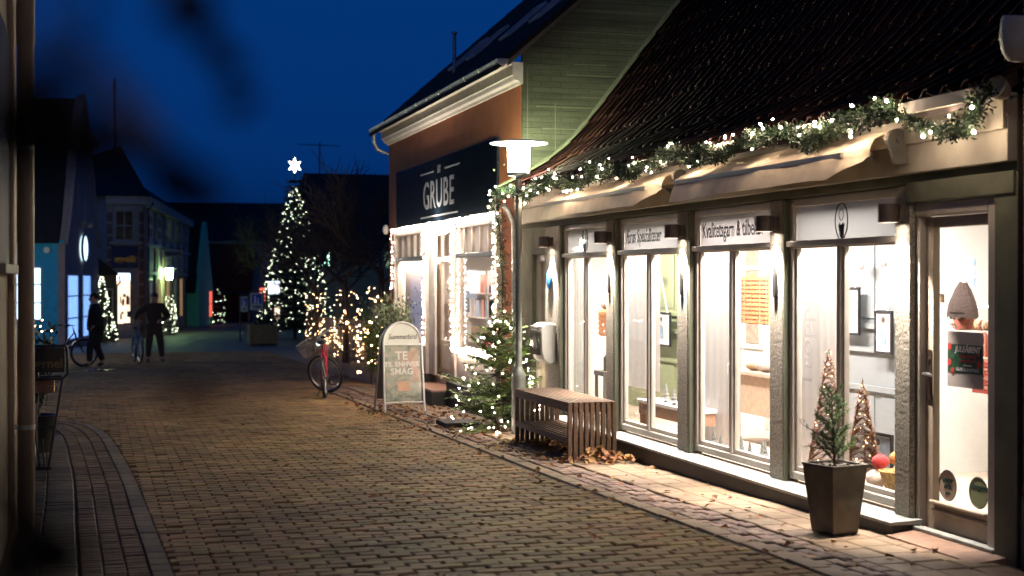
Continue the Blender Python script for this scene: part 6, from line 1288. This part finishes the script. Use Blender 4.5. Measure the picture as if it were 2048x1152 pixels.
def person(label, loc, rotz, J, coat, trouser, hair, cap=False):
    t = thing('person', label, 'person', (0, 0, 0)); I = Matrix.Identity(4); r = J
    head = [(r['neck'], .055), (r['chin'], .070), (r['head'], .092), (r['crown'], .070)]
    ch = [[(r['pelvis'], .13), (r['waist'], .125), (r['chest'], .145), (r['neck'], .055)], head, [(r['chin'], .070), (r['nose'], .016)]]
    for s in 'lr': ch += [[(r['chest'], .145), (r['sh' + s], .065), (r['el' + s], .045), (r['wr' + s], .030)], [(r['pelvis'], .13), (r['hip' + s], .09), (r['kn' + s], .062), (r['an' + s], .045), (r['toe' + s], .035)]]
    for s in 'lr':
        d = Vector(r['wr' + s]) - Vector(r['el' + s]); hd = hand(r['wr' + s], d, r['hs' + s])
        for c in hd: c[0] = (r['wr' + s], .030)
        ch += hd
    bo = skin('body', M_skin, t, ch, I, 2)
    jk = [[(r['pelvis'], (.215, .20)), (r['waist'], .205), (r['chest'], .205), (r['neck'], .10)]]
    low = tuple(Vector(r['pelvis']) + Vector((0, 0, -.12))); jk[0].insert(0, (low, (.22, .20)))
    for s in 'lr': jk.append([(r['chest'], .205), (r['sh' + s], .115), (r['el' + s], .088), (tuple(Vector(r['wr' + s]) - (Vector(r['wr' + s]) - Vector(r['el' + s])).normalized() * .02), .052)])
    skin('jacket', coat, t, jk, I)
    tr_ = []
    for s in 'lr': tr_.append([(r['pelvis'], .16), (r['hip' + s], .125), (r['kn' + s], .095), (tuple(Vector(r['an' + s]) + (Vector(r['kn' + s]) - Vector(r['an' + s])) * .08), .068)])
    skin('trousers', trouser, t, tr_, I)
    for s in 'lr': skin('shoe', M_black, t, [[(tuple(Vector(r['an' + s]) + Vector((0, 0, -.01))), .055), (tuple((Vector(r['an' + s]) + Vector(r['toe' + s])) / 2 + Vector((0, 0, -.012))), .052), (r['toe' + s], .044)]], I)
    hd = Vector(r['head']); f = (Vector(r['nose']) - Vector(r['chin'])); f.z = 0; f.normalize()
    b = MB(); b.ball(hd + Vector((0, 0, .035)) - f * .018, .103, 14, 10, .88); b.build('hair' if not cap else 'cap', hair, t, smooth=60)
    for sgn in (-1, 1): sd = f.cross(Vector((0, 0, 1))) * sgn; b = MB(); b.ball(hd + sd * .092 - f * .0, .026, 8, 6, 1.3); b.ball(hd + sd * .034 + f * .078 + Vector((0, 0, .005)), .011, 6, 5); b.build('ear', M_skin, t)
    t.location = loc; t.rotation_euler = (0, 0, rotz); return t
J1 = dict(pelvis=(0, .0, .95), waist=(.01, 0, 1.14), chest=(.02, 0, 1.36), neck=(.03, 0, 1.52), chin=(.06, 0, 1.585), head=(.05, 0, 1.66), crown=(.04, 0, 1.725), nose=(.165, 0, 1.635),
          shl=(.02, .19, 1.43), ell=(-.10, .25, 1.17), wrl=(.06, .23, .98), hsl=(0, 1, 0), shr=(.02, -.19, 1.43), elr=(-.06, -.25, 1.17), wrr=(.10, -.22, .98), hsr=(0, 1, 0),
          hipl=(0, .10, .88), knl=(.13, .10, .50), anl=(.14, .10, .10), toel=(.30, .10, .05), hipr=(0, -.10, .88), knr=(-.03, -.10, .48), anr=(-.18, -.10, .12), toer=(-.03, -.10, .045))
person('person in dark jacket and trousers walking past the blue house, hands at the pockets', (-.10, 35.2, g(35.2)), R(180), J1, mat('dark_jacket', (.012, .011, .011), .8, bump=.3), mat('dark_trousers', (.014, .014, .017), .85), mat('dark_hair', (.012, .010, .009), .7))
J2 = dict(pelvis=(0, .0, .95), waist=(.0, 0, 1.14), chest=(.0, 0, 1.36), neck=(0, -.01, 1.52), chin=(0, -.05, 1.585), head=(0, -.03, 1.66), crown=(0, -.02, 1.725), nose=(0, -.145, 1.635),
          shl=(-.20, 0, 1.42), ell=(-.42, -.06, 1.27), wrl=(-.50, -.12, 1.06), hsl=(0, 1, 0), shr=(.20, 0, 1.42), elr=(.34, -.04, 1.16), wrr=(.13, -.22, 1.07), hsr=(0, 0, 1),
          hipl=(-.10, 0, .88), knl=(-.13, -.03, .48), anl=(-.15, .0, .10), toel=(-.17, -.15, .05), hipr=(.10, 0, .88), knr=(.16, -.03, .48), anr=(.20, .0, .10), toer=(.23, -.15, .05))
person('person in a dark jacket standing in the street with one hand on a blue bicycle', (1.33, 37.4, g(37.4)), 0, J2, mat('black_jacket', (.008, .008, .009), .8, bump=.3), mat('dark_trousers', (0, 0, 0)), mat('grey_cap', (.03, .028, .028), .8), cap=True)
bicycle('blue bicycle held upright by the person standing in the street', (.86, 38.1, g(38.1)), R(186), R(5), (.015, .12, .30), basket=False)

# ================================================================ NEAR LEFT: HOUSE CORNER, DOWNPIPE, DELIVERY BICYCLE
lh = thing('cream_house', 'cream house corner with a wooden corner board at the left edge', 'house', (-.56, 9, -.1)); M_cw = mat('cream_wall', (.26, .21, .15), .8, var=.1, bump=.15)
b = MB(); b.box(-4, -.565, 2, 9.98, -.5, 5.5); b.build('wall', M_cw, lh); b = MB(); b.box(-.564, -.53, 9.62, 10.0, -.3, 5.5); b.build('corner_board', mat('tan_board', (.36, .255, .16), .6, bump=.1, stretch=(6, 6, .5)), lh, bevel=.006)
b = MB(); b.box(-.563, -.495, 8.3, 9.55, 1.60, 1.66); b.build('window_sill', mat('sill_olive', (.20, .18, .13), .6), lh, bevel=.008); b = MB(); b.box(-.563, -.545, 8.4, 9.5, 1.66, 3.1); b.build('window_pane', M_dpane, lh)
b = MB(); b.prism([(-4.2, 1.9, 5.5), (-.3, 1.9, 5.5), (-2.2, 1.9, 8)], (0, 8.3, 0)); b.build('roof', M_tile_d, lh)
b = MB(); b.lathe([(.052, g(9.7)), (.052, 3.10)], (-.458, 9.7, 0), 18); b.lathe([(.058, 3.08), (.058, 5.4)], (-.458, 9.7, 0), 18)
o = b.build('downpipe', mat('painted_pipe', (.19, .14, .095), .55, bump=.08), smooth=40); o.parent = lh; o.location = -ORG[lh.name]
for z in (.6, 2.4): b = MB(); b.lathe([(.056, z), (.056, z + .03)], (-.458, 9.7, 0), 18); b.box(-.53, -.50, 9.68, 9.72, z, z + .03); b.build('pipe_clip', M_galv, lh)
db = thing('delivery_bicycle', 'old black delivery bicycle with a lettered board and a wooden crate at the house corner', 'bicycle', (-.55, 13.7, g(13.7))); z0 = g(13.7)
cir = lambda rad: [Vector((-.585, 13.75 + rad * math.cos(w), z0 + .30 + rad * math.sin(w))) for w in [2 * math.pi * i / 32 for i in range(32)]]
b = MB(); b.tube(cir(.28), .024, 8, closed=True); o = b.build('front_wheel', M_rubber, db); b = MB(); b.tube(cir(.25), .01, 5, closed=True)
for i in range(16): w = 2 * math.pi * i / 16; b.tube([(-.585, 13.75, z0 + .3), (-.585, 13.75 + .25 * math.cos(w), z0 + .3 + .25 * math.sin(w))], .0014, 3)
b.build('spokes', M_steel, o)
b = MB(); b.tube([(-.30, 13.62, .96), (-.285, 13.62, .90), (-.285, 13.62, .70), (-.33, 13.62, .66), (-.62, 13.62, .66)], .013, 8); b.tube([(-.9, 13.62, .96), (-.30, 13.62, .96)], .012, 8); b.tube([(-.9, 13.95, .66), (-.33, 13.95, .66), (-.33, 13.62, .66)], .011, 8); b.build('rack', M_black, db, smooth=50)
for x0, x1 in ((-.33, -.455), (-.62, -.53)): b = MB(); b.tube([(x0, 13.63, .66), (x1, 13.6, z0 + .01)], .011, 7); b.build('stand_leg', M_black, db)
b = MB(); b.box(-.56, -.43, 13.57, 13.62, z0, z0 + .035); b.build('stand_foot', M_black, db); b = MB(); b.tube([(-.40, 13.61, .22), (-.55, 13.61, .22)], .012, 6); b.build('stand_rail', M_black, db); b = MB(); b.tube([(-.51, 13.7, .10), (-.49, 13.7, z0 + .02)], .008, 5); b.build('stand_peg', M_black, db)
b = MB(); b.tube([(-.585, 13.75, z0 + .3), (-.555, 13.8, .5), (-.555, 13.85, .72)], .013, 7); b.tube([(-.585, 13.75, z0 + .3), (-.62, 13.8, .5), (-.60, 13.85, .72)], .013, 7); b.tube([(-.58, 13.86, .5), (-.58, 14.6, .25)], .02, 8); b.build('frame', M_black, db)
b = MB(); b.box(-.95, -.31, 13.585, 13.605, .72, .945); sb = b.build('sign_board', mat('board_black', (.018, .014, .011), .5), db, bevel=.004); text('lkbørnel', .115, mat('ochre_letters', (.13, .085, .04), .6), sb, (-.325, 13.583, .80), basis=FACE_S, bold=.003, align='RIGHT')
cr_ = thing('wooden_crate', 'small brown wooden crate on the rack of the black delivery bicycle', 'crate', (-.55, 13.75, .53)); M_cr = mat('crate_wood', (.22, .11, .055), .7, stretch=(6, 1, 1), bump=.25)
for i in range(2):
    b = MB(); b.box(-.86, -.405, 13.64, 13.652, .535 + i * .062, .592 + i * .062); b.build('plank', M_cr, cr_); b = MB(); b.box(-.417, -.405, 13.654, 13.9, .535 + i * .062, .592 + i * .062); b.build('plank', mat('crate_end', (.42, .26, .12), .7), cr_)
b = MB(); b.box(-.86, -.42, 13.655, 13.9, .53, .54); b.build('base', M_cr, cr_)
random.seed(12)
sv = leafy((-.62, 15.3, g(15.3) + .35), .95, .26, 'dark pot plant with a few amber lights behind the delivery bicycle', 'pot_plant', mat('box_leaf', (0, 0, 0)), 420, .09, .016, 'plant'); bulbs([Vector((-.55 + rr(-.12, .14), 15.05 + rr(-.1, .1), rr(.92, 1.16))) for _ in range(6)], BULB_WARM, sv, .007)
pt = thing('plant_tub', 'dark tub behind the delivery bicycle', 'planter', (-.62, 15.3, g(15.3))); b = MB(); b.lathe([(.14, 0), (.2, .36), (.22, .38), (.19, .38), (.17, .33), (.0, .32)], (-.62, 15.3, g(15.3)), 18); b.build('tub', M_black, pt, smooth=40)

# ================================================================ LEAVES HANGING CLOSE TO THE CAMERA
ob = thing('hanging_twig', 'dark leafy twig hanging very close in front, out of focus', 'branch', (-.2, .6, 1.9)); random.seed(31)
LP = [((0.058, 0.62, 1.646), 0.017), ((0.051, 0.6, 1.661), 0.018), ((0.045, 0.6, 1.666), 0.015), ((0.037, 0.58, 1.678), 0.024), ((0.03, 0.6, 1.681), 0.018), ((0.024, 0.55, 1.613), 0.02), ((0.031, 0.55, 1.607), 0.022), ((0.018, 0.55, 1.617), 0.02), ((0.042, 0.6, 1.602), 0.018), ((0.009, 0.56, 1.619), 0.018), ((-0.022, 0.5, 1.634), 0.024), ((-0.027, 0.5, 1.624), 0.026), ((-0.014, 0.5, 1.624), 0.022), ((-0.008, 0.5, 1.644), 0.014), ((-0.03, 0.5, 1.614), 0.02), ((0.034, 0.6, 1.521), 0.014), ((0.045, 0.6, 1.519), 0.01), ((-0.025, 0.52, 1.51), 0.016), ((-0.027, 0.5, 1.495), 0.024), ((-0.017, 0.5, 1.482), 0.022), ((-0.013, 0.52, 1.47), 0.02), ((-0.029, 0.5, 1.475), 0.024), ((0.026, 0.56, 1.603), 0.018), ((0.0, 0.54, 1.623), 0.02), ((-0.004, 0.55, 1.67), 0.012), ((-0.007, 0.52, 1.612), 0.022), ((-0.018, 0.52, 1.613), 0.018)]
b = MB(); b.tube([(-.55, .75, 2.15), (-.32, .66, 1.95), (-.15, .62, 1.82), (-.02, .62, 1.74)], [.005, .004, .003, .002], 6); b.tube([(-.32, .66, 1.95), (-.26, .62, 1.75), (-.22, .6, 1.62)], .002, 5); b.tube([(-.45, .70, 2.05), (-.30, .5, 1.7), (-.24, .5, 1.3)], .002, 5)
for p, s in LP: b.tube([Vector(p), Vector(p) + Vector((-.03, .02, .05))], .0012, 4)
b.build('stems', M_bark, ob)
M_lf = mat('near_leaf', (.002, .002, .0015), .9, spec=0)
for p, s in LP:
    s *= .62; b = MB(); leaf(b, p, s, 1.2); u_, v_ = Vector((1, 0, 0)), Vector((0, .3, 1)); a = rr(0, 3.1); c = Vector(p); d1 = u_ * math.cos(a) + v_ * math.sin(a); d2 = v_ * math.cos(a) - u_ * math.sin(a)
    b = MB(); b.poly([c - d1 * s, c - d1 * .4 * s + d2 * .5 * s, c + d1 * .3 * s + d2 * .55 * s, c + d1 * s, c + d1 * .3 * s - d2 * .55 * s, c - d1 * .4 * s - d2 * .5 * s]); b.build('leaf', M_lf, ob)
